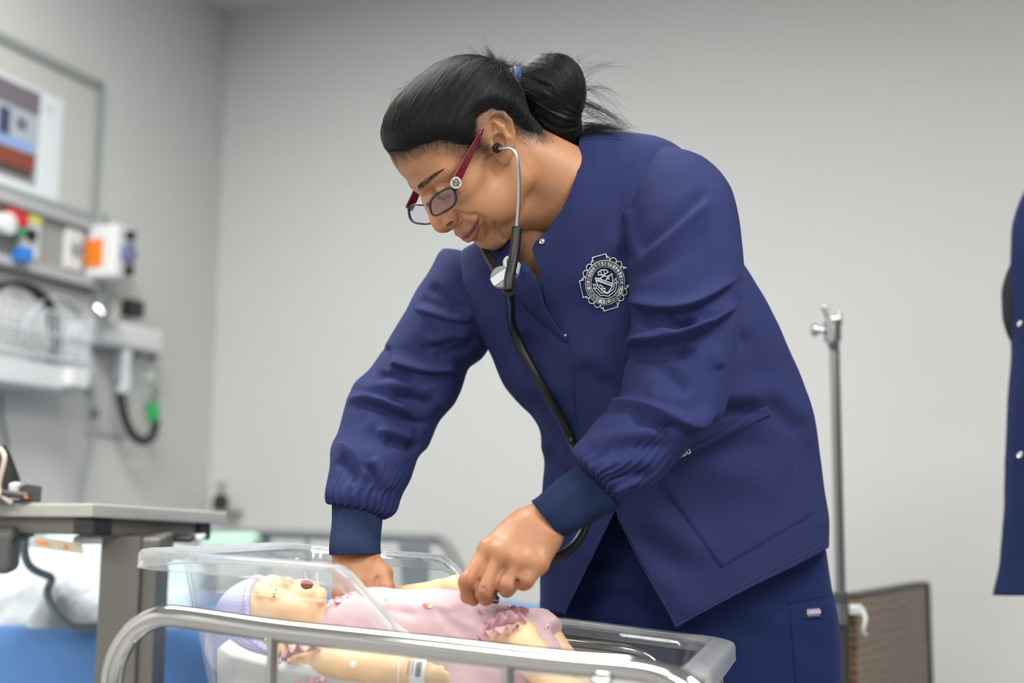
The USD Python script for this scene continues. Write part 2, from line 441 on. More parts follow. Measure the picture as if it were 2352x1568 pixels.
def head_field(p, ears=True):
    q = np.stack([p[..., 0], p[..., 1], np.abs(p[..., 2])], -1)
    d = base_field(p)
    d = smax(d, -tubes(q, CREASE, [.6, 1.0, 1.0, .6]), 2.0)
    d = smax(d, -tubes(q, LASH, [.5, .9, .9, .5]), 1.2)
    up = tubes(q, UPL, [4.2, 3.6, 2.6, .8], 2); lo = tubes(q, LOL, [5.4, 5.0, 3.4, 1.0], 2)
    d = smin(d, up + 1.6, 3.5); d = smin(d, lo + 2.2, 3.5)
    d = smax(d, -tubes(q, GAP, [1.3, 1.4, 1.6, 1.9, 2.0, 1.0]), 1.6)
    d = smax(d, -sd_ell(p, (101, -79, 0), (7, 4.5, 15)), 8)           # under the lower lip
    d = smax(d, -sd_cone(p, (109, -44, 0), (108, -50, 0), 1.6, 2.0), 3)
    d = smax(d, -tubes(q, ALA, [.6, 1.3, 1.6, 1.3, .6]), 2.5)
    d = smax(d, -tubes(q, NOSTRIL, [2.2, 2.6, 1.6]), 1.6)
    d = smax(d, -tubes(q, FOLD, [.8, 1.2, 1.6, 1.6, 1.2, .5]), 7)
    d = smax(d, -tubes(q, CHINF, [.8, 1.4, .8]), 6)
    if ears:
        d = smin(d, ear_field(p, -1), 3.0); d = smin(d, ear_field(p, 1), 3.0)
    return d

# the hair's edge in side view (f, u)
HAIRLINE = [(88, 72), (72, 66), (58, 58), (50, 48), (44, 34), (34, 22), (24, 8), (16, -4), (12, 2), (6, 26), (-8, 36), (-22, 30), (-28, 14), (-31, -4), (-42, -30), (-56, -52), (-76, -60), (-140, -40), (-140, 160), (88, 160), (110, 110)]
def hair_region(p):
    return poly_sd(HAIRLINE, p[..., 0].astype(float), p[..., 1].astype(float))

def skin_tint(v):
    """colour of the skin by place: lips, brows, lash lines, hairline down"""
    f, u, s = v.T; q = np.column_stack([f, u, np.abs(s)])
    base = np.array([.385, .185, .090]); c = np.tile(base, (len(v), 1))
    n = meshkit.fbm(v / 18.0, 3, 3); c *= (.93 + .14 * n)[:, None]
    # warmer nose, cheeks; lighter neck
    w = np.exp(-(np.linalg.norm((q - (100, -30, 4)) / (22, 18, 16), axis=1)) ** 2); c += w[:, None] * np.array([.03, -.015, -.008])
    def mask(pts, r, soft):
        return 1 - sstep(0, 1, (tubes(q.astype(np.float32), pts, r) + soft) / (2 * soft))
    lip = np.maximum(mask(UPL, [4.8, 4.0, 2.6, .8], 1.0), mask(LOL, [6.4, 5.6, 3.6, 1.0], 1.0))
    c = c + lip[:, None] * (np.array([.30, .085, .068]) - c) * .85
    nos = mask(NOSTRIL, [2.6, 3.2, 2.0], .9)
    c = c + nos[:, None] * (np.array([.03, .010, .008]) - c) * .9
    gap = mask(GAP, [1.4, 1.6, 1.8, 2.0, 2.0, .8], .9)
    c = c + gap[:, None] * (np.array([.07, .02, .015]) - c) * .85
    brow = mask(BROW, [3.4, 4.0, 3.2, 2.0, .7], 2.0)
    br = brow * .55
    c = c + np.clip(br, 0, 1)[:, None] * (np.array([.035, .02, .014]) - c) * .9
    lash = mask(LASH, [.8, 1.9, 2.2, 1.4], 1.2)
    c = c + lash[:, None] * (np.array([.02, .012, .01]) - c) * .9
    lidm = np.exp(-(np.linalg.norm((q - (88, 8, 32)) / (12, 11, 16), axis=1)) ** 2)
    c *= (1 - .25 * lidm)[:, None]
    # short fine hair at the hairline shows as a soft dark edge
    h = hair_region(v); hm = (1 - sstep(-14, 17, h + 9 * (meshkit.fbm(v * np.array([.16, .16, .16]), 3, 9) - .5))) * (.62 + .5 * meshkit.fbm(v * .5, 3, 19))
    hm[(h > 19)] = 0
    c = c + np.clip(hm, 0, 1)[:, None] * (np.array([.022, .016, .014]) - c) * .85
    return np.clip(c, .004, 1)

HEAD_LO, HEAD_HI = (-118, -235, -100), (130, 140, 100)
head_mesh_mm = implicit(head_field, HEAD_LO, HEAD_HI, 1.5, block=6, margin=1.5)
M_skin = mat('skin', {'a': ('attribute', dict(attribute='tint')), 'tc': ('texture_coordinate', {}), 'n': ('noise_texture', dict(scale=420., detail=3.)), 'n2': ('voronoi_texture', dict(scale=900.)),
    'b': ('bump', dict(strength=.12, distance=.001)), 'b2': ('bump', dict(strength=.10, distance=.0008)),
    'p': ('principled_bsdf', dict(roughness=.47, specular_ior_level=.42, subsurface_weight=.12, subsurface_radius=(.008, .003, .0015), subsurface_scale=1.0))},
    [('a.color', 'p.base_color'), ('tc.object', 'n.vector'), ('tc.object', 'n2.vector'), ('n.fac', 'b.height'), ('n2.distance', 'b2.height'), ('b.normal', 'b2.normal'), ('b2.normal', 'p.normal')])
# ------------------------------------------------------------------ hair
TIE = world_to_head(P(1179, 192, 1.69))
def hair_field(p):
    h = hair_region(p)
    t = -3.0 + 10.0 * sstep(0, -30, h)
    # combed grooves that run to the tie
    r = p - TIE; ang = np.arctan2(r[..., 2], r[..., 1] + .35 * r[..., 0]); 
    g = meshkit.noise(np.stack([ang * 26, ang * 0, np.linalg.norm(r, axis=-1) * .012], -1), 4) - .5
    return head_field(p, ears=False) - t - 1.1 * g * sstep(-4, -20, h)
hair_mm = implicit(hair_field, (-118, -70, -96), (112, 142, 96), 2.0, margin=1.5)
hair_w = trimesh.Trimesh(head_to_world(hair_mm.vertices), hair_mm.faces, process=False)
if hair_w.volume < 0: hair_w.invert()
M_hair = mat('black_hair', {'tc': ('texture_coordinate', {}), 'n': ('noise_texture', dict(scale=160., detail=3.)), 'b': ('bump', dict(strength=.25, distance=.002)),
    'p': ('principled_bsdf', dict(base_color=(.004, .0038, .0042), roughness=.5, specular_ior_level=.14))}, [('tc.object', 'n.vector'), ('n.fac', 'b.height'), ('b.normal', 'p.normal')])
M_strand = mat('hair_strand', {'p': ('principled_bsdf', dict(base_color=(.005, .0045, .0045), roughness=.42, specular_ior_level=.28))}, [])
BUN_C = P(1268, 222, 1.71); BUN_R = np.array([.0445, .046, .0575])
_bx, _bz = unit(CR * .97 + CU * -.22), unit(CU * .97 + CR * .22); _by = CF
def bun_local(p): 
    q = np.asarray(p) - BUN_C; return np.stack([q @ _bx, q @ _by, q @ _bz], -1)
def bun_field(p):
    q = bun_local(p)
    ang = np.arctan2(q[..., 1], q[..., 2] + .3 * q[..., 0])
    g = meshkit.noise(np.stack([ang * 14, q[..., 0] * 14, ang * 0], -1), 8) - .5
    d = sd_ell(q.astype(np.float32), (0, 0, 0), BUN_R)
    d = smin(d, sd_cone(p, P(1172, 198, 1.685), P(1228, 212, 1.70), .0205, .036), .015)
    d = smin(d, sd_cone(p, P(1186, 190, 1.69), P(1245, 172, 1.70), .018, .026), .015)
    d = smin(d, sd_cone(p, P(1205, 245, 1.715), P(1235, 298, 1.715), .028, .020), .02)
    d = smin(d, sd_cone(p, P(1262, 290, 1.71), P(1240, 312, 1.71), .026, .014), .02)
    d = smin(d, sd_cone(p, P(1285, 285, 1.71), P(1314, 312, 1.715), .028, .016), .02)
    return d - .0036 * g - .0015 * (meshkit.noise(np.stack([ang * 40, q[..., 0] * 10, ang * 0], -1), 18) - .5)
bun = implicit(bun_field, BUN_C - .085, BUN_C + .085, .0021, margin=1.5)
def curves(parent, name, lines, width, material, kind='stuff', label=None, taper=True):
    path = numbered(parent.GetPath().pathString + '/' + name)
    c = UsdGeom.BasisCurves.Define(stage, path)
    c.CreateTypeAttr('linear'); c.CreateWrapAttr('nonperiodic')
    pts = np.vstack(lines); cnt = [len(l) for l in lines]
    w = np.concatenate([np.full(len(l), width) * (np.linspace(1, .25, len(l)) if taper else 1) for l in lines])
    c.CreatePointsAttr(Vt.Vec3fArray.FromNumpy(pts.astype(np.float32))); c.CreateCurveVertexCountsAttr(Vt.IntArray.FromNumpy(np.array(cnt, np.int32)))
    c.CreateWidthsAttr(Vt.FloatArray.FromNumpy(w.astype(np.float32))); c.SetWidthsInterpolation('vertex')
    UsdShade.MaterialBindingAPI.Apply(c.GetPrim()).Bind(material)
    setd(c.GetPrim(), kind=kind, label=label)
    return c
def cap_strands(n):
    tree = cKDTree(hair_mm.vertices); out = []
    v = hair_mm.vertices; nrm = hair_mm.vertex_normals; h = hair_region(v)
    root = np.where((h < 7) & (v[:, 2] < 45))[0]
    root = rng.choice(root, n)
    for i in root:
        a = v[i]; k = 16; t = np.linspace(0, 1, k)[:, None]
        end = TIE + rng.normal(0, 4, 3); ln = rng.uniform(.35, 1) if h[i] < -12 else rng.uniform(.25, .8)
        q = a + (end - a) * t * ln + np.array([-6, 10, 0]) * np.sin(np.pi * t) 
        q = q + np.where(h[i] > -4, 1, 0) * rng.normal(0, 1.2, (k, 3)).cumsum(0) * .5
        _, j = tree.query(q)
        s = v[j] + nrm[j] * (.35 + .5 * rng.random())
        s[0] = a
        s = smooth_path(s[::2], 14)
        out.append(head_to_world(s))
    return out
def bun_strands(n):
    T = unit(bun_local(P(1188, 190, 1.70)) / BUN_R); E = unit(bun_local(P(1262, 318, 1.70)) / BUN_R); out = []
    for _ in range(n):
        m = unit(np.array([rng.uniform(-.2, 1), rng.uniform(-1.0, .55), rng.uniform(-.4, 1)]))
        t = np.linspace(0, 1, 18)[:, None]
        q = unit((1 - t) ** 2 * (T + rng.normal(0, .06, 3)) + 2 * t * (1 - t) * m * 1.3 + t ** 2 * (E + rng.normal(0, .15, 3)))
        w = q * BUN_R * (1.02 + .025 * rng.random())
        out.append(BUN_C + w[:, :1] * _bx + w[:, 1:2] * _by + w[:, 2:] * _bz)
    return out
def wisps():
    out = []
    def go(p0, p1, p2, Y, n, s0, s1, s2):
        for _ in range(n):
            a, b, c = [np.array(p, float) + rng.normal(0, s, 2) for p, s in ((p0, s0), (p1, s1), (p2, s2))]
            t = np.linspace(0, 1, 14)[:, None]; l = rng.uniform(.6, 1.05); t = t * l
            q = (1 - t) ** 2 * a + 2 * t * (1 - t) * b + t ** 2 * c
            out.append(P(q[:, 0], q[:, 1], Y + rng.normal(0, .008) + t[:, 0] * rng.normal(0, .012)))
    go((1325, 300), (1390, 290), (1440, 300), 1.71, 60, 9, 9, 12)
    go((1335, 250), (1390, 270), (1425, 300), 1.71, 34, 12, 10, 12)
    go((1340, 200), (1400, 215), (1450, 285), 1.71, 16, 14, 16, 18)
    go((1335, 170), (1390, 140), (1440, 148), 1.71, 12, 8, 8, 10)
    go((1320, 150), (1350, 120), (1375, 135), 1.71, 9, 12, 14, 18)
    go((1345, 290), (1400, 260), (1462, 300), 1.71, 12, 20, 22, 10)
    go((1340, 295), (1395, 285), (1450, 305), 1.70, 120, 10, 7, 9)
    go((1345, 235), (1400, 255), (1455, 302), 1.70, 50, 5, 6, 8)
    go((1342, 205), (1385, 195), (1440, 225), 1.70, 14, 5, 8, 12)
    go((1165, 165), (1130, 145), (1115, 108), 1.685, 160, 10, 8, 8)
    go((1168, 165), (1150, 150), (1155, 135), 1.685, 160, 9, 7, 10)
    go((1172, 168), (1185, 155), (1204, 148), 1.685, 120, 7, 6, 8)
    go((1186, 178), (1215, 160), (1255, 140), 1.675, 160, 8, 8, 12)
    go((1188, 200), (1225, 205), (1260, 215), 1.655, 60, 9, 9, 14)
    go((1170, 165), (1110, 150), (1065, 118), 1.70, 50, 9, 8, 14)
    go((1172, 170), (1175, 148), (1190, 142), 1.70, 70, 7, 6, 10)
    go((1165, 165), (1140, 148), (1150, 125), 1.70, 40, 9, 8, 9)
    go((1170, 180), (1215, 182), (1240, 188), 1.655, 40, 7, 6, 9)
    go((1168, 160), (1120, 130), (1100, 85), 1.70, 8, 8, 10, 22)
    go((1255, 310), (1235, 335), (1212, 350), 1.66, 14, 14, 10, 12)
    go((1185, 310), (1200, 335), (1235, 345), 1.64, 10, 8, 10, 14)
    return out
def edge_hairs(n):
    """fine short hairs along the hairline at the temple and nape"""
    v = head_mesh_mm.vertices; h = hair_region(v); out = []
    ok = np.where((h > -15) & (h < 9) & (v[:, 2] < 5) & (v[:, 0] > -70) & ~((v[:, 0] > -28) & (v[:, 0] < 14) & (v[:, 2] < -66)))[0]
    nrm = head_mesh_mm.vertex_normals; tree = cKDTree(v)
    w = np.exp(-(h[ok] + 15) / 8.0); w /= w.sum()
    for i in rng.choice(ok, n, p=w):
        d = unit(TIE - v[i]) + sstep(20, 70, v[i][0]) * np.array([-1.2, 2.0, 0]); d = d - nrm[i] * (d @ nrm[i]); d = unit(unit(d) + rng.normal(0, .35, 3))
        L = rng.uniform(4, 17); t = np.linspace(0, 1, 6)[:, None]
        q = v[i] + d * L * t; _, j = tree.query(q)
        q = q + nrm[j] * np.einsum('ij,ij->i', v[j] - q, nrm[j])[:, None] + nrm[j] * (.25 + 1.0 * np.sin(np.pi * t))
        out.append(head_to_world(q))
    return out
# ------------------------------------------------------------------ cloth: tubes of cloth between two traced edges, with real folds
def loft(R, nu=220, nv=200, n_exp=2.2, sharp=None):
    """R rows: Lx, Ly, LY, Rx, Ry, RY, b. Returns (nu, nv, 3) rings; b is the half depth"""
    R = np.asarray(R, float)
    L, Q = P(R[:, 0], R[:, 1], R[:, 2]), P(R[:, 3], R[:, 4], R[:, 5])
    t = np.r_[0, np.cumsum(np.linalg.norm(np.diff((L + Q) / 2, axis=0), axis=1))]; t = t / t[-1]
    u = np.linspace(0, 1, nu)
    cs = PchipInterpolator(t, np.column_stack([L, Q, R[:, 6]]), axis=0)(u)
    k = np.exp(-.5 * (np.arange(-6, 7) / 2.5) ** 2); k /= k.sum()
    pad = np.vstack([cs[:1].repeat(6, 0), cs, cs[-1:].repeat(6, 0)]); sm = np.stack([np.convolve(pad[:, i], k, 'valid') for i in range(7)], 1); sm[0], sm[-1] = cs[0], cs[-1]
    L, Q, b = sm[:, :3], sm[:, 3:6], sm[:, 6]
    c, e = (L + Q) / 2, (Q - L) / 2
    v = unit(c - EYE); el = unit(e); D = unit(v - el * np.sum(v * el, 1, keepdims=True))
    th = np.linspace(0, 2 * np.pi, nv, endpoint=False)
    cs_, sn = np.cos(th), np.sin(th)
    p = 2 / n_exp
    x = np.sign(cs_) * np.abs(cs_) ** p; y = np.sign(sn) * np.abs(sn) ** p
    return c[:, None] + x[None, :, None] * e[:, None] + y[None, :, None] * (D * b[:, None])[:, None]
def ring_normals(V):
    du = np.gradient(V, axis=0); dv = (np.roll(V, -1, 1) - np.roll(V, 1, 1)) / 2
    n = unit(np.cross(du, dv)); c = V.mean(1, keepdims=True)
    return n * np.sign(np.sum(n * (V - c), -1).mean())
def seg_dist(q, pts):
    """distance of pixels q to a polyline, with side sign and the place along it (0..1)"""
    pts = np.asarray(pts, float); best = np.full(q.shape[:-1], 1e9); sg = np.zeros_like(best); al = np.zeros_like(best)
    L = np.r_[0, np.cumsum(np.linalg.norm(np.diff(pts, axis=0), axis=1))]
    for i in range(len(pts) - 1):
        a, d = pts[i], pts[i + 1] - pts[i]; l = np.linalg.norm(d)
        t = np.clip(((q - a) @ d) / l ** 2, 0, 1); w = q - a - t[..., None] * d
        r = np.linalg.norm(w, axis=-1); m = r < best
        best = np.where(m, r, best); sg = np.where(m, np.sign(d[0] * w[..., 1] - d[1] * w[..., 0]), sg); al = np.where(m, (L[i] + t * l) / L[-1], al)
    return best, sg, al
def fold(V, strokes, base_noise=.0015, nscale=14., seed=1, facing=True):
    """raises ridges (+) and valleys (-) along strokes; each: (points, width px, height mm[, step])"""
    N = ring_normals(V); q = pix(V)
    face = np.clip(-np.sum(N * unit(V - EYE), -1) * 2.0 + .55, 0, 1) if facing else 1.0
    h = np.zeros(V.shape[:2])
    for s in strokes:
        pts, w, a = s[:3]
        pts = smooth_path(np.asarray(pts, float), 3 * len(pts) + 1) if len(pts) > 2 else np.asarray(pts, float)
        d, sg, al = seg_dist(q, pts)
        end = np.clip(np.minimum(al, 1 - al) * 5 + (.0 if len(s) < 5 else s[4]), 0, 1); end = end * end * (3 - 2 * end)
        if len(s) > 3 and s[3]:           # an overlap: steep on one side, soft on the other
            k = s[3]; x = d * sg * k / w
            prof = np.where(x > 0, np.exp(-(x / .35) ** 2), np.exp(-(x / 1.5) ** 2))
        else:
            prof = np.exp(-(d / w) ** 2)
        h += a * prof * end
    h = h * face / 1000.0
    h += base_noise * (meshkit.fbm(V * nscale, 3, seed) - .5) * 2
    return V + N * h[..., None]
def sheet(V, thick=.0022):
    """an open tube of cloth with thickness"""
    N = ring_normals(V); W = V - N * thick
    k, s, _ = V.shape
    A = rings_mesh(V, False); B = rings_mesh(W, False)
    j = np.arange(s); j2 = (j + 1) % s; n = k * s
    F = [A.faces, B.faces[:, ::-1] + n]
    for r, flip in ((0, False), (k - 1, True)):
        a, b, c, d = r * s + j, r * s + j2, n + r * s + j2, n + r * s + j
        f = np.vstack([np.stack([a, c, b], 1), np.stack([a, d, c], 1)])
        F.append(f[:, ::-1] if flip else f)
    m = trimesh.Trimesh(np.vstack([V.reshape(-1, 3), W.reshape(-1, 3)]), np.vstack(F), process=False)
    if m.volume < 0: m.invert()
    return m
def cone_cut(poly, y0, y1):
    """a prism whose sides run along the lines of sight, from y0 to y1"""
    g = shapely.geometry.polygon.orient(shapely.Polygon(poly)); c = np.array(g.exterior.coords)[:-1]
    v2, f = trimesh.creation.triangulate_polygon(g, engine='earcut')
    c = v2; A, B = P(c[:, 0], c[:, 1], y0), P(c[:, 0], c[:, 1], y1); n = len(c)
    t = trimesh.Trimesh(A, f, process=False)
    e = t.edges_sorted; u, cnt = np.unique(e, axis=0, return_counts=True); bd = {tuple(x) for x in u[cnt == 1]}
    F = [f[:, ::-1], f + n]
    for a, b in t.edges:
        if tuple(sorted((a, b))) in bd: F.append(np.array([[a, b, b + n], [a, b + n, a + n]]))
    m = trimesh.Trimesh(np.vstack([A, B]), np.vstack(F), process=True)
    m.fix_normals()
    return m

def gather(V, seed, n=26, depth=.0021, reach=.115):
    """cloth gathered into a cuff: soft pleats that fade up the sleeve"""
    k, s, _ = V.shape; u = np.linspace(0, 1, k)[:, None]; th = np.linspace(0, 1, s, endpoint=False)[None]
    ph = n * th + 2.2 * (meshkit.noise(np.stack([np.cos(2 * np.pi * th) * 2.2 + u * 3, np.sin(2 * np.pi * th) * 2.2 + u * 0, u * 1.5 + th * 0], -1), seed) - .5)
    ln = reach * (.5 + .9 * meshkit.noise(np.stack([np.cos(2 * np.pi * th) * 5, np.sin(2 * np.pi * th) * 5, th * 0], -1), seed + 1))
    return V + ring_normals(V) * (depth * np.sin(2 * np.pi * ph) * np.exp(-((1 - u) / ln) ** 2) * sstep(0, .025, 1 - u + .012))[..., None]
# jacket body
TORSO = [(1214, 592, 1.70, 1331, 311, 1.775, .066),
    (1150, 575, 1.76, 1402, 303, 1.76, .096),
    (1075, 562, 1.83, 1505, 311, 1.735, .122),
    (1050, 640, 1.845, 1592, 368, 1.735, .135),
    (1078, 730, 1.84, 1652, 490, 1.755, .137),
    (1120, 800, 1.83, 1716, 615, 1.795, .140),
    (1162, 892, 1.83, 1791, 760, 1.81, .145),
    (1206, 945, 1.84, 1838, 870, 1.83, .147),
    (1238, 1000, 1.85, 1868, 975, 1.85, .150),
    (1248, 1100, 1.87, 1886, 1100, 1.87, .155),
    (1243, 1220, 1.88, 1897, 1200, 1.88, .158),
    (1240, 1330, 1.88, 1897, 1290, 1.88, .160),
    (1238, 1480, 1.88, 1892, 1480, 1.88, .160)]
TORSO_F = [
    ([(1400, 310), (1398, 420), (1385, 520), (1378, 600)], 16, -4), ([(1450, 330), (1420, 390), (1404, 470), (1406, 560), (1440, 640), (1480, 720)], 17, 4.5), ([(1460, 350), (1430, 400), (1416, 480), (1418, 560), (1450, 630)], 12, -5),
    ([(1470, 320), (1440, 380), (1415, 470), (1410, 560)], 16, -4.5), ([(1440, 560), (1420, 640), (1452, 700)], 14, -5), ([(1412, 520), (1420, 600), (1455, 680)], 14, 4),
    ([(1318, 360), (1318, 520), (1322, 700)], 24, 2.),
    ([(1330, 830), (1370, 880), (1440, 880)], 24, -7), ([(1380, 780), (1420, 830), (1460, 850)], 20, -5), ([(1340, 790), (1400, 840), (1450, 905)], 22, 5),
    ([(1420, 700), (1400, 780), (1390, 850)], 22, 4), ([(1380, 700), (1400, 760)], 18, -3),
    ([(1140, 690), (1170, 780), (1200, 860), (1240, 930)], 22, 3), ([(1170, 700), (1210, 800), (1250, 900)], 22, -3),
    ([(1200, 930), (1240, 985), (1290, 1050)], 14, -4.5), ([(1250, 1030), (1290, 1080), (1330, 1110)], 16, -5), ([(1240, 1010), (1280, 1050), (1320, 1090)], 14, 4.5),
    ([(1262, 1060), (1258, 1200), (1262, 1330)], 16, 4), ([(1285, 1080), (1280, 1250), (1290, 1380)], 18, -3),
    ([(1590, 985), (1660, 945), (1720, 940), (1745, 925)], 18, -6), ([(1600, 940), (1660, 915), (1720, 905), (1770, 905)], 22, 6),
    ([(1700, 760), (1740, 830), (1760, 880)], 30, -4), ([(1760, 880), (1810, 920), (1850, 980)], 20, 4), ([(1750, 930), (1800, 960), (1830, 1000)], 20, -4),
    ([(1690, 560), (1700, 660), (1690, 740)], 22, -5), ([(1670, 700), (1690, 760), (1720, 800)], 16, -5),
    ([(1480, 1180), (1560, 1230), (1640, 1290)], 30, 4), ([(1440, 1210), (1500, 1260), (1560, 1330)], 30, -5), ([(1500, 1300), (1560, 1370), (1580, 1420)], 26, 4),
    ([(1600, 1050), (1680, 1030), (1760, 1010)], 26, -3), ([(1620, 1100), (1720, 1090), (1800, 1110)], 40, 3),
    ([(1860, 1000), (1872, 1100), (1878, 1200)], 16, -3)]
torso_rings = fold(loft(TORSO, 320, 320, 2.15), [(s[0], s[1], s[2] * 1.5, *s[3:]) for s in TORSO_F], .003, 13., 2)
torso_rings = gaussian_filter1d(gaussian_filter1d(torso_rings, 2.2, axis=1, mode='wrap'), 2.2, axis=0, mode='nearest')
torso = man(sheet(torso_rings, .003))
OPENING = [(1413, 1172), (1301, 1402), (1290, 1490), (1560, 1490), (1552, 1441)]
torso = torso - man(cone_cut(OPENING, 1.2, 1.875))
torso = torso - man(cone_cut([(1200, 1398), (1245, 1396), (1303, 1411), (1310, 1600), (1200, 1600)], 1.2, 2.4))
torso = torso - man(cone_cut([(1530, 1452), (1552, 1441), (1640, 1392), (1740, 1340), (1830, 1297), (1895, 1262), (1990, 1210), (1990, 1640), (1530, 1640)], 1.2, 2.4))
torso = torso - man(cone_cut([(1290, 1440), (1550, 1440), (1550, 1640), (1290, 1640)], 1.2, 2.4))
# the neckline and the open V at the throat
torso = torso - man(cone_cut([(1332, 290), (1330, 330), (1325, 400), (1309, 442), (1290, 482), (1256, 530), (1228, 556), (1200, 560), (1120, 540), (1150, 290)], 1.2, 1.735))
torso = torso - man(cone_cut([(1190, 540), (1228, 556), (1222, 572), (1236, 618), (1247, 660), (1254, 700), (1225, 660), (1196, 610), (1180, 575)], 1.2, 1.735))
shirt_rings = torso_rings[14:150] - ring_normals(torso_rings[14:150]) * .006
undershirt = man(sheet(shirt_rings, .002)) - man(cone_cut([(1150, 600), (1200, 600), (1215, 614), (1238, 645), (1262, 600), (1345, 480), (1345, 280), (1150, 280)], 1.2, 1.735))
NEAR = [(1430, 405, 1.71, 1492, 352, 1.745, .04),
    (1442, 475, 1.66, 1578, 380, 1.735, .068),
    (1458, 560, 1.635, 1655, 462, 1.70, .078),
    (1466, 640, 1.615, 1679, 600, 1.675, .078),
    (1470, 720, 1.60, 1676, 700, 1.655, .076),
    (1468, 800, 1.585, 1667, 800, 1.635, .076),
    (1450, 860, 1.575, 1655, 885, 1.62, .076),
    (1436, 925, 1.565, 1640, 950, 1.605, .074),
    (1384, 961, 1.555, 1610, 985, 1.59, .070),
    (1348, 1005, 1.55, 1560, 1042, 1.58, .066),
    (1326, 1030, 1.545, 1490, 1108, 1.57, .062),
    (1318, 1045, 1.545, 1428, 1142, 1.56, .056),
    (1332, 1066, 1.545, 1416, 1152, 1.56, .042)]
NEAR_F = [
    ([(1435, 632), (1490, 582), (1550, 533), (1640, 455)], 14, 4.5), ([(1445, 605), (1500, 552), (1560, 497), (1630, 425)], 15, -4), ([(1445, 655), (1510, 610), (1580, 565), (1650, 505)], 18, -3), ([(1440, 470), (1450, 540), (1470, 600)], 14, 4),
    ([(1430, 680), (1470, 700), (1530, 713), (1590, 706), (1640, 678), (1700, 630)], 14, 9, 1), ([(1440, 715), (1480, 728), (1540, 745), (1610, 735)], 15, -7),
    ([(1520, 715), (1570, 745), (1640, 715)], 14, -5), ([(1500, 745), (1570, 770), (1640, 740)], 14, 5),
    ([(1420, 800), (1462, 788), (1520, 786), (1590, 769), (1640, 742), (1700, 690)], 14, 11, 1), ([(1430, 822), (1470, 814), (1530, 812), (1600, 800)], 15, -7), ([(1540, 760), (1580, 775), (1640, 755)], 12, -4),
    ([(1500, 820), (1540, 870), (1580, 905)], 22, -4), ([(1590, 800), (1635, 815), (1655, 850)], 16, 4), ([(1540, 820), (1600, 800), (1640, 820)], 16, -4),
    ([(1370, 945), (1420, 940), (1480, 945), (1550, 968), (1600, 972), (1650, 940)], 14, 10, 1), ([(1440, 958), (1500, 972), (1560, 992)], 14, -6), ([(1480, 905), (1540, 915), (1600, 925)], 18, 3),
    ([(1350, 1030), (1400, 1005), (1460, 995), (1520, 990)], 16, 3.5), ([(1345, 1055), (1420, 1030), (1500, 1025), (1560, 1015)], 16, -3.5),
    ([(1370, 1085), (1440, 1060), (1510, 1060)], 14, 3), ([(1390, 1105), (1450, 1088), (1500, 1085)], 10, -3), ([(1405, 1128), (1440, 1110), (1480, 1100)], 9, 3),
    ]
near_rings = fold(loft(NEAR, 300, 240, 2.1), [(s[0], s[1], s[2] * 1.5, *s[3:]) for s in NEAR_F], .0022, 18., 3)
near_sleeve = sheet(gather(near_rings, 41))

FAR = [(1060, 575, 1.84, 1180, 655, 1.84, .05),
    (1023, 572, 1.84, 1160, 745, 1.84, .070),
    (985, 628, 1.845, 1128, 787, 1.84, .076),
    (945, 695, 1.85, 1104, 822, 1.84, .076),
    (903, 772, 1.85, 1072, 848, 1.835, .074),
    (857, 842, 1.845, 1062, 880, 1.83, .072),
    (815, 883, 1.84, 1044, 925, 1.825, .072),
    (796, 933, 1.83, 1006, 971, 1.815, .070),
    (781, 990, 1.81, 983, 1025, 1.80, .068),
    (761, 1035, 1.785, 964, 1046, 1.78, .066),
    (759, 1085, 1.765, 945, 1090, 1.76, .062),
    (752, 1134, 1.75, 915, 1146, 1.74, .058),
    (757, 1156, 1.745, 905, 1178, 1.735, .050),
    (764, 1150, 1.74, 880, 1192, 1.73, .038)]
FAR_F = [
    ([(945, 705), (985, 720), (1060, 735), (1100, 730)], 13, 4.5, 1), ([(980, 650), (1030, 690), (1085, 720)], 14, -4), ([(955, 690), (1010, 705), (1060, 722)], 14, -3),
    ([(960, 800), (1010, 795), (1060, 775)], 12, -4.5), ([(990, 820), (1050, 805), (1100, 780)], 12, -4), ([(970, 785), (1030, 780), (1090, 755)], 14, 3.5),
    ([(880, 830), (930, 845), (990, 855), (1060, 845)], 13, 7, 1), ([(860, 865), (900, 862), (960, 872)], 12, -5), ([(885, 790), (890, 830), (900, 845)], 11, -4),
    ([(890, 905), (950, 915), (1000, 928)], 14, -7), ([(820, 900), (880, 888), (960, 890)], 16, 4), ([(980, 880), (990, 910), (1020, 930)], 16, 3),
    ([(800, 930), (840, 928), (890, 945), (960, 970), (990, 972)], 10, -6), ([(790, 925), (830, 918), (880, 925), (950, 948)], 12, 6), ([(830, 965), (900, 985), (960, 1000)], 24, 3),
    ([(880, 1003), (920, 1015), (965, 1035)], 12, -8), ([(860, 995), (900, 1000), (950, 1018)], 10, 5),
    ([(768, 1018), (800, 1028), (830, 1060), (850, 1110)], 12, 5, -1), ([(775, 1050), (800, 1080), (820, 1110)], 14, -4), ([(850, 1050), (880, 1090), (895, 1130)], 14, 4), ([(835, 1060), (860, 1100), (875, 1140)], 11, -4),
]
far_rings = fold(loft(FAR, 300, 240, 2.1), [(s[0], s[1], s[2] * 1.5, *s[3:]) for s in FAR_F], .0022, 18., 4)
far_sleeve = sheet(gather(far_rings, 42))

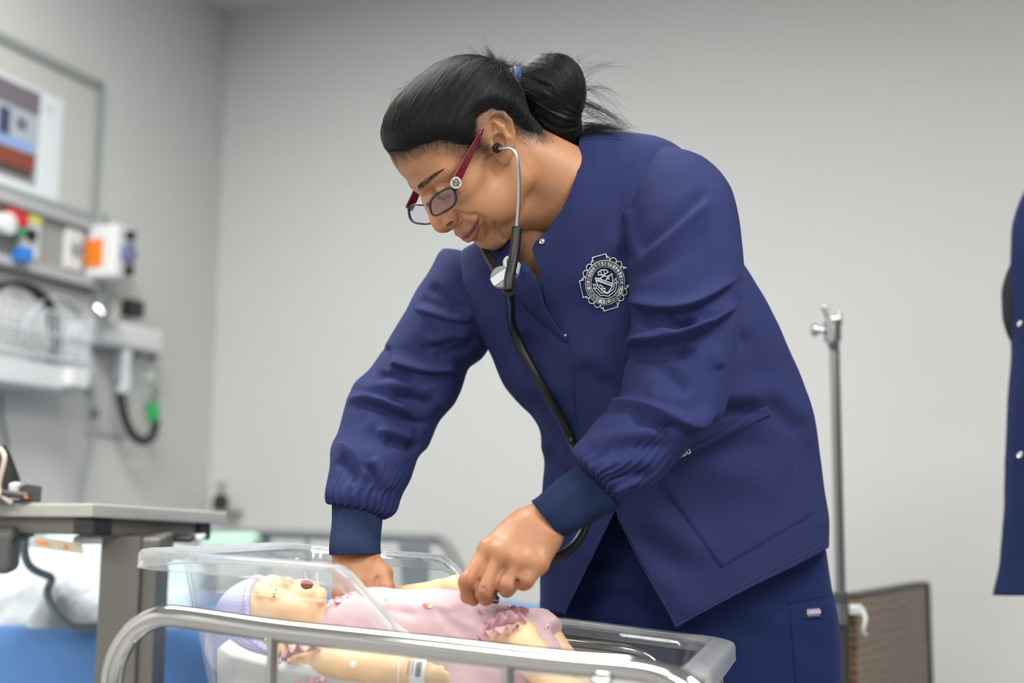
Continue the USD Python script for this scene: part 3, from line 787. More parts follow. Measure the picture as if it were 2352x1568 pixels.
def cuff(R, ribs=150):
    V = loft(R, 60, 300, 2.1)
    N = ring_normals(V); th = np.linspace(0, 2 * np.pi, 300, endpoint=False)
    return sheet(V + N * (.0005 * np.sin(th * ribs / 2 * 1.0))[None, :, None], .0022)
near_cuff = cuff([(1340, 1062, 1.552, 1418, 1148, 1.565, .041), (1332, 1068, 1.55, 1424, 1154, 1.562, .043), (1280, 1105, 1.54, 1362, 1192, 1.555, .041), (1226, 1150, 1.53, 1291, 1232, 1.54, .038), (1222, 1152, 1.53, 1286, 1234, 1.54, .037)])
far_cuff = cuff([(772, 1130, 1.745, 876, 1150, 1.735, .036), (767, 1145, 1.74, 878, 1168, 1.73, .037), (766, 1205, 1.715, 872, 1222, 1.705, .038), (760, 1258, 1.69, 871, 1264, 1.683, .043), (761, 1274, 1.688, 872, 1270, 1.680, .043)])

def cloth(name, c, rough=.85, weave=900., sheen=.25):
    return mat(name, {'tc': ('texture_coordinate', {}), 'n': ('noise_texture', dict(scale=7., detail=4.)), 'r': ('rgb_ramp', {'ramp': [(.3, tuple(x * .92 for x in c)), (.7, tuple(x * 1.08 for x in c))]}),
        'w': ('noise_texture', dict(scale=weave, detail=2.)), 'b': ('bump', dict(strength=.22, distance=.0012)),
        'p': ('principled_bsdf', dict(roughness=rough, specular_ior_level=.16, sheen_weight=sheen, sheen_roughness=.4, sheen_tint=tuple(min(1, x * 4 + .1) for x in c)))},
        [('tc.object', 'n.vector'), ('n.fac', 'r.fac'), ('r.color', 'p.base_color'), ('tc.object', 'w.vector'), ('w.fac', 'b.height'), ('b.normal', 'p.normal')])
M_jacket = cloth('navy_jacket_cloth', (.0165, .0225, .080), sheen=.05)
M_knit = cloth('navy_rib_knit', (.009, .018, .050), .9, 500.)
M_pants = cloth('navy_trouser_cloth', (.006, .014, .062))
M_blue = cloth('blue_undershirt', (.03, .07, .18))

# trousers: seat and two legs down to the shoes
SEAT = [(1262, 1150, 1.93, 1880, 1150, 1.93, .14), (1258, 1260, 1.93, 1890, 1260, 1.93, .15), (1256, 1340, 1.93, 1900, 1340, 1.93, .155), (1262, 1420, 1.93, 1917, 1410, 1.93, .155), (1280, 1500, 1.93, 1925, 1500, 1.93, .152), (1290, 1600, 1.93, 1927, 1600, 1.93, .15), (1330, 1720, 1.93, 1920, 1720, 1.93, .13)]
SEAT_F = [([(1330, 1350), (1400, 1360), (1480, 1400), (1540, 1450)], 22, -5), ([(1400, 1260), (1430, 1330), (1470, 1400)], 20, -4), ([(1350, 1310), (1420, 1340), (1500, 1385)], 22, 4),
    ([(1500, 1440), (1600, 1455), (1700, 1500)], 30, 4), ([(1520, 1480), (1620, 1500), (1700, 1540)], 28, -4), ([(1640, 1410), (1700, 1440), (1760, 1470)], 30, -3), ([(1650, 1360), (1740, 1400), (1820, 1460)], 26, 2.5), ([(1330, 1400), (1380, 1405), (1450, 1425)], 14, 4)]
seat_rings = fold(loft(SEAT, 160, 240, 2.2), SEAT_F, .002, 14., 6)
seat = sheet(seat_rings, .003)
def leg(rows, s): return sheet(fold(loft(rows, 160, 120, 2.1), [], .005, 9., s), .003)
near_leg = leg([(1660, 1560, 1.91, 1850, 1560, 1.92, .06), (1590, 1660, 1.89, 1915, 1660, 1.91, .10), (1590, 1800, 1.85, 1905, 1800, 1.87, .10), (1610, 2100, 1.87, 1875, 2100, 1.88, .085), (1620, 2560, 1.90, 1850, 2560, 1.90, .075)], 11)
far_leg = leg([(1270, 1440, 2.0, 1620, 1440, 2.02, .10), (1275, 1560, 2.0, 1620, 1560, 2.02, .11), (1290, 1800, 2.0, 1600, 1800, 2.02, .10), (1320, 2100, 2.02, 1570, 2100, 2.04, .085), (1330, 2480, 2.05, 1545, 2480, 2.05, .075)], 12)
# ------------------------------------------------------------------ hands and the rest of the body, one skin
def pj(*a): return [P(*x) for x in a]
def near_hand(p):
    W = P(1262, 1196, 1.535); 
    d = sd_chain(p, pj((1345, 1132, 1.56), (1266, 1190, 1.538), (1230, 1216, 1.530)), [.026, .0242, .027], .01)
    mc = [((1124, 1262, 1.520), .0115), ((1156, 1272, 1.507), .0122), ((1194, 1287, 1.500), .0118), ((1236, 1292, 1.502), .0108)]
    base = [(1205, 1202, 1.545), (1222, 1215, 1.528), (1238, 1226, 1.520), (1252, 1238, 1.518)]
    for (m, r), b in zip(mc, base):
        d = smin(d, sd_cone(p, P(*b), P(*m), .0185, r + .0022), .014)
    d = smin(d, sd_cone(p, P(1190, 1240, 1.54), P(1205, 1270, 1.528), .022, .02), .016)
    fingers = [  # joints and radii
        ([(1122, 1264, 1.518), (1072, 1335, 1.500), (1075, 1368, 1.520), (1088, 1378, 1.537)], [.0110, .0098, .0086, .0072]),
        ([(1155, 1274, 1.505), (1111, 1357, 1.492), (1116, 1372, 1.514), (1132, 1352, 1.530)], [.0112, .0104, .0090, .0076]),
        ([(1193, 1290, 1.498), (1165, 1346, 1.488), (1164, 1352, 1.512), (1166, 1328, 1.526)], [.0114, .0110, .0094, .0078]),
        ([(1234, 1295, 1.500), (1205, 1333, 1.492), (1203, 1338, 1.512), (1200, 1318, 1.522)], [.0112, .0104, .0086, .0072])]
    for pts, r in fingers:
        f = sd_chain(p, pj(*pts), r, .004)
        d = smin(d, f, .0045)
    for (m, r) in mc:
        d = smin(d, sd_ell(p, P(m[0], m[1] - 3, m[2] - .007), (.010, .008, .010)), .01)
    th = sd_chain(p, pj((1215, 1215, 1.565), (1150, 1262, 1.578), (1118, 1318, 1.565), (1122, 1352, 1.548)), [.018, .015, .0115, .009], .006)
    d = smin(d, th, .008)
    for pts in (((1112, 1286, 1.500), (1102, 1314, 1.494), (1091, 1354, 1.490)), ((1148, 1306, 1.490), (1140, 1334, 1.484), (1138, 1370, 1.484)), ((1191, 1318, 1.490), (1186, 1338, 1.484), (1184, 1366, 1.484))):
        d = smax(d, -sd_chain(p, pj(*pts), [.0012, .0032, .0046]), .0035)
    # skin creases over the bent joints and the wrist
    for a, b in (((1064, 1330), (1082, 1338)), ((1066, 1324), (1084, 1331)), ((1102, 1350), (1122, 1360)), ((1098, 1344), (1120, 1352)), ((1256, 1232), (1266, 1252)), ((1250, 1228), (1260, 1255)), ((1262, 1222), (1275, 1240))):
        yy = 1.483 if a[0] < 1200 else 1.512
        d = smax(d, -sd_cone(p, P(*a, yy), P(*b, yy), .0006, .0006), .0015)
    return d
def far_hand(p):
    d = sd_chain(p, pj((820, 1180, 1.725), (816, 1262, 1.695), (818, 1280, 1.688)), [.027, .0238, .0245], .01)
    mc = [(876, 1318, 1.668), (850, 1332, 1.660), (820, 1336, 1.662), (792, 1330, 1.670)]
    base = [(829, 1282, 1.690), (822, 1283, 1.682), (811, 1284, 1.682), (800, 1284, 1.690)]
    for m, b in zip(mc, base):
        d = smin(d, sd_cone(p, P(*b), P(*m), .0185, .0145), .014)
    fs = [([(878, 1320, 1.667), (886, 1352, 1.655), (880, 1385, 1.665), (872, 1400, 1.68)], [.0125, .0112, .0098, .0082]),
          ([(850, 1334, 1.659), (852, 1375, 1.648), (848, 1405, 1.66), (846, 1420, 1.675)], [.0125, .0108, .0096, .008]),
          ([(820, 1338, 1.661), (816, 1380, 1.650), (815, 1408, 1.66), (816, 1422, 1.675)], [.0122, .0104, .0092, .008]),
          ([(792, 1332, 1.669), (780, 1362, 1.660), (778, 1386, 1.668), (780, 1398, 1.68)], [.0112, .0094, .0082, .0072])]
    for pts, r in fs: d = smin(d, sd_chain(p, pj(*pts), r, .004), .0045)
    d = smax(d, -sd_chain(p, pj((866, 1325, 1.650), (868, 1345, 1.643), (868, 1380, 1.64)), [.0008, .002, .003]), .004)
    d = smin(d, sd_chain(p, pj((816, 1280, 1.71), (860, 1318, 1.715), (885, 1348, 1.70), (886, 1372, 1.69)), [.016, .0138, .0112, .009], .006), .008)
    return d
hand_n = implicit(near_hand, P(1190, 1260, 1.53) - (.13, .11, .13), P(1190, 1260, 1.53) + (.13, .12, .14), .0019, margin=1.2)
hand_f = implicit(far_hand, P(822, 1300, 1.69) - (.09, .10, .12), P(822, 1300, 1.69) + (.09, .12, .13), .0023, margin=1.2)
def carve(m, strength=.0005):
    """fine skin relief, only as deep as skin has it"""
    v, n = np.asarray(m.vertices), np.asarray(m.vertex_normals)
    return trimesh.Trimesh(v + n * (strength * (meshkit.fbm(v * 260, 3, 5) - .5))[:, None], m.faces, process=False)
hand_n, hand_f = carve(hand_n), carve(hand_f)
def inner_body(p):
    d = sd_chain(p, [head_to_world(NECK1), P(1420, 580, 1.80), P(1500, 800, 1.82), P(1560, 1050, 1.88), P(1580, 1300, 1.92)], [.056, .07, .095, .105, .115], .05)
    d = smin(d, sd_cone(p, P(1165, 715, 1.85), P(1505, 490, 1.76), .036, .042), .04)
    d = smin(d, sd_chain(p, pj((1540, 450, 1.725), (1568, 700, 1.655), (1550, 930, 1.60), (1465, 1040, 1.58), (1378, 1106, 1.562), (1335, 1140, 1.556)), [.052, .046, .043, .036, .025, .023], .02), .03)
    d = smin(d, sd_chain(p, pj((1115, 690, 1.85), (1010, 800, 1.85), (900, 960, 1.83), (850, 1080, 1.77), (820, 1190, 1.722)), [.040, .044, .044, .039, .028], .02), .03)
    d = smin(d, sd_cone(p, P(1216, 543, 1.738), P(1264, 640, 1.76), .036, .04), .02)
    for pts in (((1690, 1350, 1.93), (1740, 1560, 1.88), (1745, 1960, 1.87), (1740, 2300, 1.90), (1735, 2560, 1.91)), ((1490, 1350, 1.97), (1450, 1560, 2.02), (1445, 1960, 2.03), (1440, 2300, 2.06), (1435, 2500, 2.06))):
        d = smin(d, sd_chain(p, pj(*pts), [.085, .065, .05, .045, .033], .02), .04)
    return d
_lo, _hi = np.array([-.36, 1.42, .02]), np.array([.62, 2.2, 1.52])
inner = implicit(inner_body, _lo, _hi, .011, margin=1.5)
head_w = trimesh.Trimesh(head_to_world(head_mesh_mm.vertices), head_mesh_mm.faces, process=False)
if head_w.volume < 0: head_w.invert()
body = man(head_w) + man(inner) + man(hand_n) + man(hand_f)
_parts = body.decompose(); print('body pieces', [round(m.volume() * 1e6) for m in _parts]); body = max(_parts, key=lambda m: m.volume())
body = to_tm(body)
def body_tint(v):
    t = np.tile(np.array([.345, .158, .075]), (len(v), 1))
    t *= (.92 + .16 * meshkit.fbm(v * 45, 3, 3))[:, None]
    hm = world_to_head(v); near = (hm[:, 0] > -125) & (hm[:, 0] < 135) & (hm[:, 1] > -240) & (hm[:, 1] < 145) & (np.abs(hm[:, 2]) < 110)
    t[near] = skin_tint(hm[near])
    q = pix(v)
    def spot(a, b, r):      # darker skin over the finger joints
        d, _, _ = seg_dist(q, [a, b]); return np.exp(-(d / r) ** 2)
    hand = (v[:, 1] < 1.56) & (q[:, 1] > 1150)
    k = np.maximum.reduce([spot((1070, 1330), (1074, 1345), 15), spot((1108, 1350), (1112, 1368), 16), spot((1160, 1350), (1168, 1362), 20), spot((1200, 1335), (1208, 1345), 18), spot((1150, 1300), (1200, 1318), 18) * .8])
    t[hand] = (t * (1 - .42 * k[:, None] * np.array([.75, 1., 1.])))[hand]
    return t
# ------------------------------------------------------------------ the woman, assembled
woman = thing('person', 'woman in a navy jacket bending over the clear bassinet, both hands on the doll', 'person')
part(woman, 'body', body, M_skin, color=body_tint(np.asarray(body.vertices)))
hair = part(woman, 'hair', hair_w, M_hair, smooth=True, label='black hair combed back')
part(hair, 'hair_bun', bun, M_hair, smooth=True)
curves(hair, 'combed_strand', cap_strands(2600), .00034, M_strand)
curves(hair, 'bun_strand', bun_strands(1700), .0005, M_strand)
curves(hair, 'loose_strand', wisps(), .00034, M_strand)
curves(hair, 'fine_hair', edge_hairs(3000), .00013, M_strand)
def brow_hairs(n):
    b = smooth_path(np.array(BROW), 60); tree = cKDTree(head_mesh_mm.vertices); out = []
    for side in (-1, 1):
        for _ in range(n):
            u = rng.random() ** 1.1; i = int(u * 58); t = unit(b[i + 1] - b[i]); w = (3.4 * (1 - u) ** .5 * (.35 + .65 * min(1, u * 6))) + .5
            o = b[i] + np.cross(t, [1, 0, 0]) * rng.uniform(-w, w); dr = unit(t + np.array([0, .55 * (1 - u) * 1.6, 0])); L = rng.uniform(3.5, 7)
            q = o + dr * np.linspace(0, L, 5)[:, None]; q[:, 2] *= side; _, j = tree.query(q); nn = head_mesh_mm.vertex_normals[j]
            q = q + nn * np.einsum('ij,ij->i', head_mesh_mm.vertices[j] - q, nn)[:, None] + nn * (np.linspace(.05, .7, 5)[:, None])
            out.append(head_to_world(q))
    return out
curves(hair, 'brow_hair', brow_hairs(330), .00016, M_strand)
M_tie = plain('blue_elastic', (.02, .06, .20), .7)
_a = unit(P(1196, 198, 1.69) - P(1166, 190, 1.685))
th = np.linspace(0, 2 * np.pi, 41)[:-1]; _x = unit(np.cross(_a, CF)); _y = np.cross(_a, _x)
TIEC = P(1178, 193, 1.686); tie_pts = TIEC + .0222 * (np.cos(th)[:, None] * _x + np.sin(th)[:, None] * _y)
tieV = np.stack([tie_pts + .0055 * np.cos(f) * _a + .0028 * np.sin(f) * unit(tie_pts - TIEC) for f in np.linspace(0, 2 * np.pi, 13)[:-1]], 1)
part(hair, 'hair_tie', rings_mesh(tieV, False, closed_u=True), M_tie, smooth=True, label='blue elastic hair tie')

jacket = part(woman, 'jacket', torso, M_jacket, smooth=40, label='navy snap front scrub jacket')
part(jacket, 'sleeve', near_sleeve, M_jacket, smooth=True); part(jacket, 'sleeve', far_sleeve, M_jacket, smooth=True)
part(jacket, 'cuff', near_cuff, M_knit, smooth=50); part(jacket, 'cuff', far_cuff, M_knit, smooth=50)
part(woman, 'undershirt', undershirt, M_blue, smooth=40, label='blue shirt under the jacket')

class Surf:
    """places things on the camera side of a sheet of cloth"""
    def __init__(self, V):
        N = ring_normals(V); q = pix(V); ok = np.sum(N * unit(V - EYE), -1) < .05
        self.v, self.n, self.t = V[ok], N[ok], cKDTree(q[ok])
    def at(self, px, off=0.0):
        px = np.asarray(px, float); d, i = self.t.query(px, k=6); w = 1 / (d + .5); w /= w.sum(-1, keepdims=True)
        n = unit((self.n[i] * w[..., None]).sum(-2)); p = (self.v[i] * w[..., None]).sum(-2)
        o = np.asarray(off, float)
        # keep the pixel exact: slide along the sight line to the smoothed depth
        Y = p[..., 1]
        return P(px[..., 0], px[..., 1], Y) + n * (o[..., None] if o.ndim else o)
    def norm(self, px):
        d, i = self.t.query(np.asarray(px, float), k=8); return unit(self.n[i].mean(-2))
S_torso, S_seat = Surf(torso_rings), Surf(seat_rings)

def patch(S, quad, off, thick=.0016, nu=40, nv=40, bulge=None):
    """a layer of cloth lying on the garment, between four pixel corners (TL, TR, BR, BL)"""
    a, b = np.meshgrid(np.linspace(0, 1, nu), np.linspace(0, 1, nv), indexing='ij')
    tl, tr, br, bl = [np.asarray(x, float) for x in quad]
    px = (1 - a[..., None]) * ((1 - b[..., None]) * tl + b[..., None] * tr) + a[..., None] * ((1 - b[..., None]) * bl + b[..., None] * br)
    e = np.minimum(np.minimum(a, 1 - a), np.minimum(b, 1 - b)); h = off * sstep(0, .03, e) - .0006
    if bulge: h = h + bulge(a, b)
    A, B = S.at(px, h), S.at(px, h - thick)
    n = nu * nv; i, j = np.meshgrid(np.arange(nu - 1), np.arange(nv - 1), indexing='ij'); k = (i * nv + j).ravel()
    top = np.vstack([np.stack([k, k + 1, k + nv + 1], 1), np.stack([k, k + nv + 1, k + nv], 1)])
    m = trimesh.Trimesh(A.reshape(-1, 3), top, process=False)
    e = m.edges; es = np.sort(e, 1); u, inv, c = np.unique(es, axis=0, return_inverse=True, return_counts=True); bd = e[c[inv] == 1]
    side = np.vstack([np.stack([bd[:, 1], bd[:, 0], bd[:, 0] + n], 1), np.stack([bd[:, 1], bd[:, 0] + n, bd[:, 1] + n], 1)])
    r = trimesh.Trimesh(np.vstack([A.reshape(-1, 3), B.reshape(-1, 3)]), np.vstack([top, top[:, ::-1] + n, side]), process=False)
    if r.volume < 0: r.invert()
    return r
def seam(S, px, off=.0006, r=.0006, n=60):
    q = smooth_path(np.asarray(px, float), n) if len(px) > 2 else np.asarray(px[0]) + np.linspace(0, 1, n)[:, None] * (np.asarray(px[1], float) - px[0])
    return tube(S.at(q, off), r, 8)
M_thread = plain('navy_thread', (.016, .02, .06), .8)
part(jacket, 'pocket', patch(S_torso, ((1492, 1078), (1764, 929), (1882, 1176), (1655, 1308)), .0032, bulge=lambda a, b: .012 * np.exp(-(a / .06) ** 2) * np.sin(np.pi * np.clip(b, 0, 1)) ** .7), M_jacket, smooth=40, label='patch pocket on the hip of the jacket')
part(jacket, 'pocket_hem', patch(S_torso, ((1560, 1022), (1762, 931), (1771, 951), (1568, 1044)), .0075, .002, 14, 50), M_jacket, smooth=40)
for _s in (seam(S_torso, [(1555, 1425), (1650, 1376), (1740, 1324), (1830, 1281), (1890, 1248)], .0004),
    seam(S_torso, [(1333, 322), (1390, 318), (1430, 322)], .0006), seam(S_torso, [(1418, 1184), (1470, 1290), (1545, 1420)], .0004), seam(S_torso, [(1310, 790), (1315, 880), (1322, 950), (1330, 1000)], .001)):
    part(jacket, 'stitching', _s, M_thread, smooth=True)
M_snap = plain('snap_metal', (.55, .54, .50), .25, metal=1.0)
def snap(S, px, r=.0047, name='snap_button', parent=None):
    p, n = S.at(np.array(px, float), 0.0), S.norm(px)
    prof = [(.0001, -.001), (r, -.001), (r, .0012), (r * .86, .0022), (r * .62, .0014), (r * .55, .0008), (r * .3, .0012), (r * .16, .0022), (.0001, .0024)]
    return part(parent or jacket, name, lathe(prof, 28, axis_frame(p, n)), M_snap, smooth=40, label='silver snap')
snap(S_torso, (1246, 554)); snap(S_torso, (1297, 771), .0040)
# turned back edge of the far front panel
flapA = np.array([(1222, 618), (1234, 640), (1246, 668), (1258, 700), (1276, 735), (1306, 782)], float)
flapB = np.array([(1180, 668), (1202, 692), (1224, 716), (1246, 738), (1272, 762), (1304, 786)], float)
u = np.linspace(0, 1, 40); A_, B_ = smooth_path(flapA, 40), smooth_path(flapB, 40)
w_ = np.linspace(0, 1, 14); px_ = A_[:, None] * (1 - w_[None, :, None]) + B_[:, None] * w_[None, :, None]
hgt = .004 + .010 * np.sin(np.pi * np.clip(1 - w_, 0, 1) * .5)[None, :] * np.sin(np.pi * np.clip(u * .92 + .08, 0, 1))[:, None] ** .6
top_ = S_torso.at(px_, hgt); bot_ = S_torso.at(px_, hgt - .0022)
Vf = np.concatenate([top_, bot_[:, ::-1]], 1)
part(jacket, 'lapel', rings_mesh(Vf, True), M_jacket, smooth=50, label='turned back front edge')

# ---- the round embroidered emblem
M_badge = plain('silver_thread', (.55, .58, .56), .55, bump=.3, bscale=700)
M_ink = plain('dark_thread', (.012, .018, .03), .7)
_bc, _bx2, _by2 = np.array([1390.0, 648.5]), np.array([.965, -.262]) * 55, np.array([-.215, -.977]) * 61
def on_badge(m):
    m = to_tm(m); v = m.vertices
    px = _bc + v[:, :1] * _bx2 + v[:, 1:2] * _by2
    return trimesh.Trimesh(S_torso.at(px, .0014 + v[:, 2] * 1.6), m.faces, process=False)
def flat(g, z0, z1):
    gs = getattr(g, 'geoms', [g]); out = []
    for q in gs:
        q = shapely.segmentize(q, .08)
        m = trimesh.creation.extrude_polygon(q, z1 - z0, engine='earcut'); m.apply_translation((0, 0, z0)); out.append(m.subdivide_to_size(.09, max_iter=12))
    return trimesh.util.concatenate(out)
pt = shapely.Point(0, 0)
ring = pt.buffer(.845, 48).difference(pt.buffer(.585, 48))
cross = shapely.union_all([shapely.box(-.30, -1.03, .30, 1.03), shapely.box(-1.03, -.32, 1.03, .32)])
scal = shapely.union_all([shapely.Point(.86 * math.cos(a), .86 * math.sin(a)).buffer(.13, 12) for a in np.arange(0, 2 * np.pi, np.pi / 10)] + [pt.buffer(.86, 40)])
line = lambda g, w: g.boundary.buffer(w / 2, 6)
outline = shapely.union_all([line(cross, .036).difference(pt.buffer(.9)), line(scal, .032).difference(cross.buffer(.02))])
shield = shapely.Polygon([(-.36, .26), (-.18, .20), (0, .26), (.18, .20), (.36, .26), (.33, -.02), (.20, -.26), (0, -.40), (-.20, -.26), (-.33, -.02)])
inner_marks = [line(shield, .045), shapely.LineString([(-.30, .16), (.26, -.18)]).buffer(.035), shapely.LineString([(-.22, .20), (.32, -.12)]).buffer(.022), line(shapely.Polygon([(-.20, .34), (.02, .30), (.22, .36), (.16, .46), (-.04, .50), (-.2, .44)]), .04), line(shapely.box(-.08, .30, .06, .48), .03),
    shapely.LineString([(.02, .06), (.10, .14), (.20, .10), (.14, .18), (.24, .20)]).buffer(.022), shapely.LineString([(-.24, -.02), (-.14, -.12), (-.2, -.2), (-.06, -.2), (-.1, -.3)]).buffer(.02)]
for k_ in range(2):
    aa = np.linspace(math.radians(195), math.radians(345), 40); rr = .50 - .10 * k_
    inner_marks.append(shapely.LineString([(rr * math.cos(a), rr * math.sin(a) + .02 * math.sin(a * 9)) for a in aa]).buffer(.018))
for s_ in (-1, 1): inner_marks.append(line(shapely.Polygon([(s_ * .40, .02), (s_ * .52, .06), (s_ * .48, -.02), (s_ * .53, -.10), (s_ * .40, -.12)]), .03))
part(jacket, 'emblem', on_badge(join(flat(ring, 0, .0008), flat(outline, 0, .0007), *[flat(g, 0, .0007) for g in inner_marks])), M_badge, label='round silver embroidered emblem')
letters = []
def arc_text(txt, r, a0, a1, h, inward=False):
    ws = []
    for ch in txt: ws.append(.55 if ch == ' ' else (.42 if ch in 'I' else (.95 if ch in 'MW' else .74)))
    tot = sum(ws); a = a0
    for ch, w in zip(txt, ws):
        mid = a + (a1 - a0) * (w / 2) / tot; a += (a1 - a0) * w / tot
        if ch == ' ': continue
        m = meshkit.text_mesh(ch, h, .0003, bold=False); b = m.bounds; m.apply_translation((-(b[0, 0] + b[1, 0]) / 2, -h / 2, .0011))
        rot = mid - math.pi / 2 if not inward else mid + math.pi / 2
        m.apply_transform(trimesh.transformations.rotation_matrix(rot, (0, 0, 1))); m.apply_translation((r * math.cos(mid), r * math.sin(mid), 0)); letters.append(m)
arc_text('HENRY FORD COMMUNITY COLLEGE', .715, math.radians(231), math.radians(-26), .185)
arc_text('NURSING', .715, math.radians(256), math.radians(311), .16, True)
for a in (247, 321): letters.append(placed(trimesh.creation.cylinder(.032, .0004, sections=12), trimesh.transformations.translation_matrix((.715 * math.cos(math.radians(a)), .715 * math.sin(math.radians(a)), .001))))
letters.append(flat(line(pt.buffer(.805, 40), .022), .0008, .0013)); letters.append(flat(line(pt.buffer(.622, 40), .02), .0008, .0013))
part(jacket, 'emblem_lettering', on_badge(join(*letters)), M_ink, label='dark lettering round the emblem')
# small woven name beside the pocket
def text_on(S, txt, c, ex, ey, h, off, depth=.0003, bold=False):
    """lettering centred at pixel c; ex, ey: pixel vectors of one unit (the capital height) along and up"""
    m = meshkit.text_mesh(txt, 1.0, 1.0, bold=bold); v = m.vertices; b = m.bounds
    px = np.asarray(c, float) + (v[:, :1] - (b[0, 0] + b[1, 0]) / 2) * np.asarray(ex, float) * h + (v[:, 1:2] - .5) * np.asarray(ey, float) * h
    return trimesh.Trimesh(S.at(px, off + v[:, 2] * depth), m.faces, process=False)
part(jacket, 'woven_name', text_on(S_torso, 'Landau', (1553, 1043), (.88, -.42), (-.30, -.92), 14, .0125, bold=True), plain('grey_thread', (.42, .43, .44), .7), label='small grey woven lettering by the pocket')

trousers = part(woman, 'trousers', seat, M_pants, smooth=True, label='royal navy scrub trousers')
part(trousers, 'trouser_leg', near_leg, M_pants, smooth=True); part(trousers, 'trouser_leg', far_leg, M_pants, smooth=True)
part(trousers, 'cargo_pocket', patch(S_seat, ((1811, 1392), (1914, 1372), (1924, 1590), (1826, 1590)), .0028), M_pants, smooth=40)
part(trousers, 'hip_pocket', patch(S_seat, ((1796, 1322), (1899, 1290), (1911, 1368), (1806, 1388)), .0018), M_pants, smooth=40)
M_lab_k, M_lab_b, M_lab_r = plain('label_black', (.008, .008, .01), .7), plain('label_blue', (.12, .24, .46), .7), plain('label_red', (.42, .045, .05), .7)
lab = part(trousers, 'brand_label', patch(S_seat, ((1842, 1394), (1884, 1390), (1885, 1420), (1844, 1423)), .0046, .001, 12, 12), M_lab_k, label='small woven label in red and blue')
part(trousers, 'label_band', patch(S_seat, ((1845, 1397), (1881, 1394), (1882, 1417), (1847, 1420)), .0052, .001, 10, 10), M_lab_b, label='blue band')
part(trousers, 'label_band', patch(S_seat, ((1845, 1402), (1882, 1399), (1882, 1409), (1846, 1412)), .0057, .001, 10, 10), M_lab_r, label='red band')
part(trousers, 'label_lettering', join(text_on(S_seat, 'CHEROKEE', (1862.5, 1405.5), (.70, -.056), (.03, -1.1), 6.2, .0058), ), plain('label_white', (.7, .7, .7), .7))
part(trousers, 'label_lettering', text_on(S_seat, 'WORKWEAR', (1863, 1415), (.70, -.056), (.03, -1.1), 5.0, .0053), M_lab_k)
# shoes, out of the picture
M_shoe = plain('shoe_leather', (.6, .6, .6), .5)
for (x, y), a in (((P(1735, 2560, 1.88)[0], 1.86), .3), ((P(1437, 2500, 2.03)[0], 2.0), .3)):
    d = np.array([-math.cos(a), -math.sin(a), 0]); s = np.array([-d[1], d[0], 0])
    f = lambda p, x=x, y=y, d=d: smin(smin(sd_ell(p, np.array([x, y, .05]), (.045, .045, .055)), sd_cone(p, np.array([x, y, .04]) - d * .03, np.array([x, y, .03]) + d * .15, .042, .032), .02), p[..., 2] * -1 + .002, .0) if False else np.maximum(smin(sd_ell(p, np.array([x, y, .06]), (.045, .045, .06)), sd_cone(p, np.array([x, y, .03]) - d * .03, np.array([x, y, .025]) + d * .15, .042, .034), .02), .002 - p[..., 2])
    part(woman, 'shoe', implicit(f, (x - .24, y - .24, -.03), (x + .24, y + .24, .16), .006, margin=1.5), M_shoe, smooth=True)

# ------------------------------------------------------------------ glasses
LENS = {-1: (np.array([95., 1., -33.]), np.array([-24., -4.3, -42.]) / 48.6, 4.0), 1: (np.array([109., -6., 32.]), np.array([10.9, 11.2, 42.]) / 44.8, 0.0)}   # centre, outward axis, mm nearer
_hv = np.array([-16.2, 20.7, 0.]) / 26.3
def G(sgn, x, y):
    """point of a lens plane: x outwards, y up, in mm from the lens centre"""
    c, w, k = LENS[sgn]; x, y = np.asarray(x, float), np.asarray(y, float)
    p = head_to_world(c + x[..., None] * w + y[..., None] * _hv)
    return p - unit(p - EYE) * (k / 1000)
glasses = thing('eyeglasses', 'dark framed glasses with maroon side arms low on the nose of the bending woman', 'glasses')
M_frame = plain('frame_black', (.012, .008, .012), .22, spec=.6)
M_arm = plain('maroon_plastic', (.10, .002, .010), .2, spec=.6)
M_lens = mat('lens', {'t': ('transparent_bsdf', dict(color=(.93, .92, .96))), 'g': ('glossy_bsdf', dict(color=(.85, .8, 1.0), roughness=.02)), 'l': ('layer_weight', dict(blend=.5)), 'pw': ('math', dict(math_type='power', value2=4.0)), 'r': ('map_range', dict(from_min=0., from_max=1., to_min=.045, to_max=.6, clamp=True)), 'm': ('mix_closure', {})},
    [('l.facing', 'pw.value1'), ('pw.value', 'r.value'), ('r.result', 'm.fac'), ('t.BSDF', 'm.closure1'), ('g.BSDF', 'm.closure2')], surface='m.closure')
th = np.linspace(0, 2 * np.pi, 97)[:-1]
for sgn in (-1, 1):
    ex = 2 / 2.9
    lx = np.sign(np.cos(th)) * np.abs(np.cos(th)) ** ex * 23.5; ly = np.sign(np.sin(th)) * np.abs(np.sin(th)) ** ex * 13.0
    ly = ly + lx * .06 - (lx / 23.5) ** 2 * .8
    rim = G(sgn, lx, ly); c = rim.mean(0); nrm = unit(np.cross(rim[0] - c, rim[24] - c))
    outw = unit(rim - c)
    ringV = np.stack([rim + outw * .0017 * np.cos(f) + nrm * .0019 * np.sin(f) for f in np.linspace(0, 2 * np.pi, 11)[:-1]], 1)
    part(glasses, 'lens_rim', rings_mesh(ringV, False, closed_u=True), M_frame, smooth=True)
    a, b = rim + nrm * .0006, rim - nrm * .0006
    L = trimesh.Trimesh(np.vstack([a, b, c[None] + nrm * .0011, c[None] - nrm * .0004]), np.vstack([[(i, (i + 1) % 96, 192), (96 + (i + 1) % 96, 96 + i, 193), (i, 96 + i, (i + 1) % 96), ((i + 1) % 96, 96 + i, 96 + (i + 1) % 96)] for i in range(96)]), process=False)
    part(glasses, 'lens', L, M_lens, smooth=True)
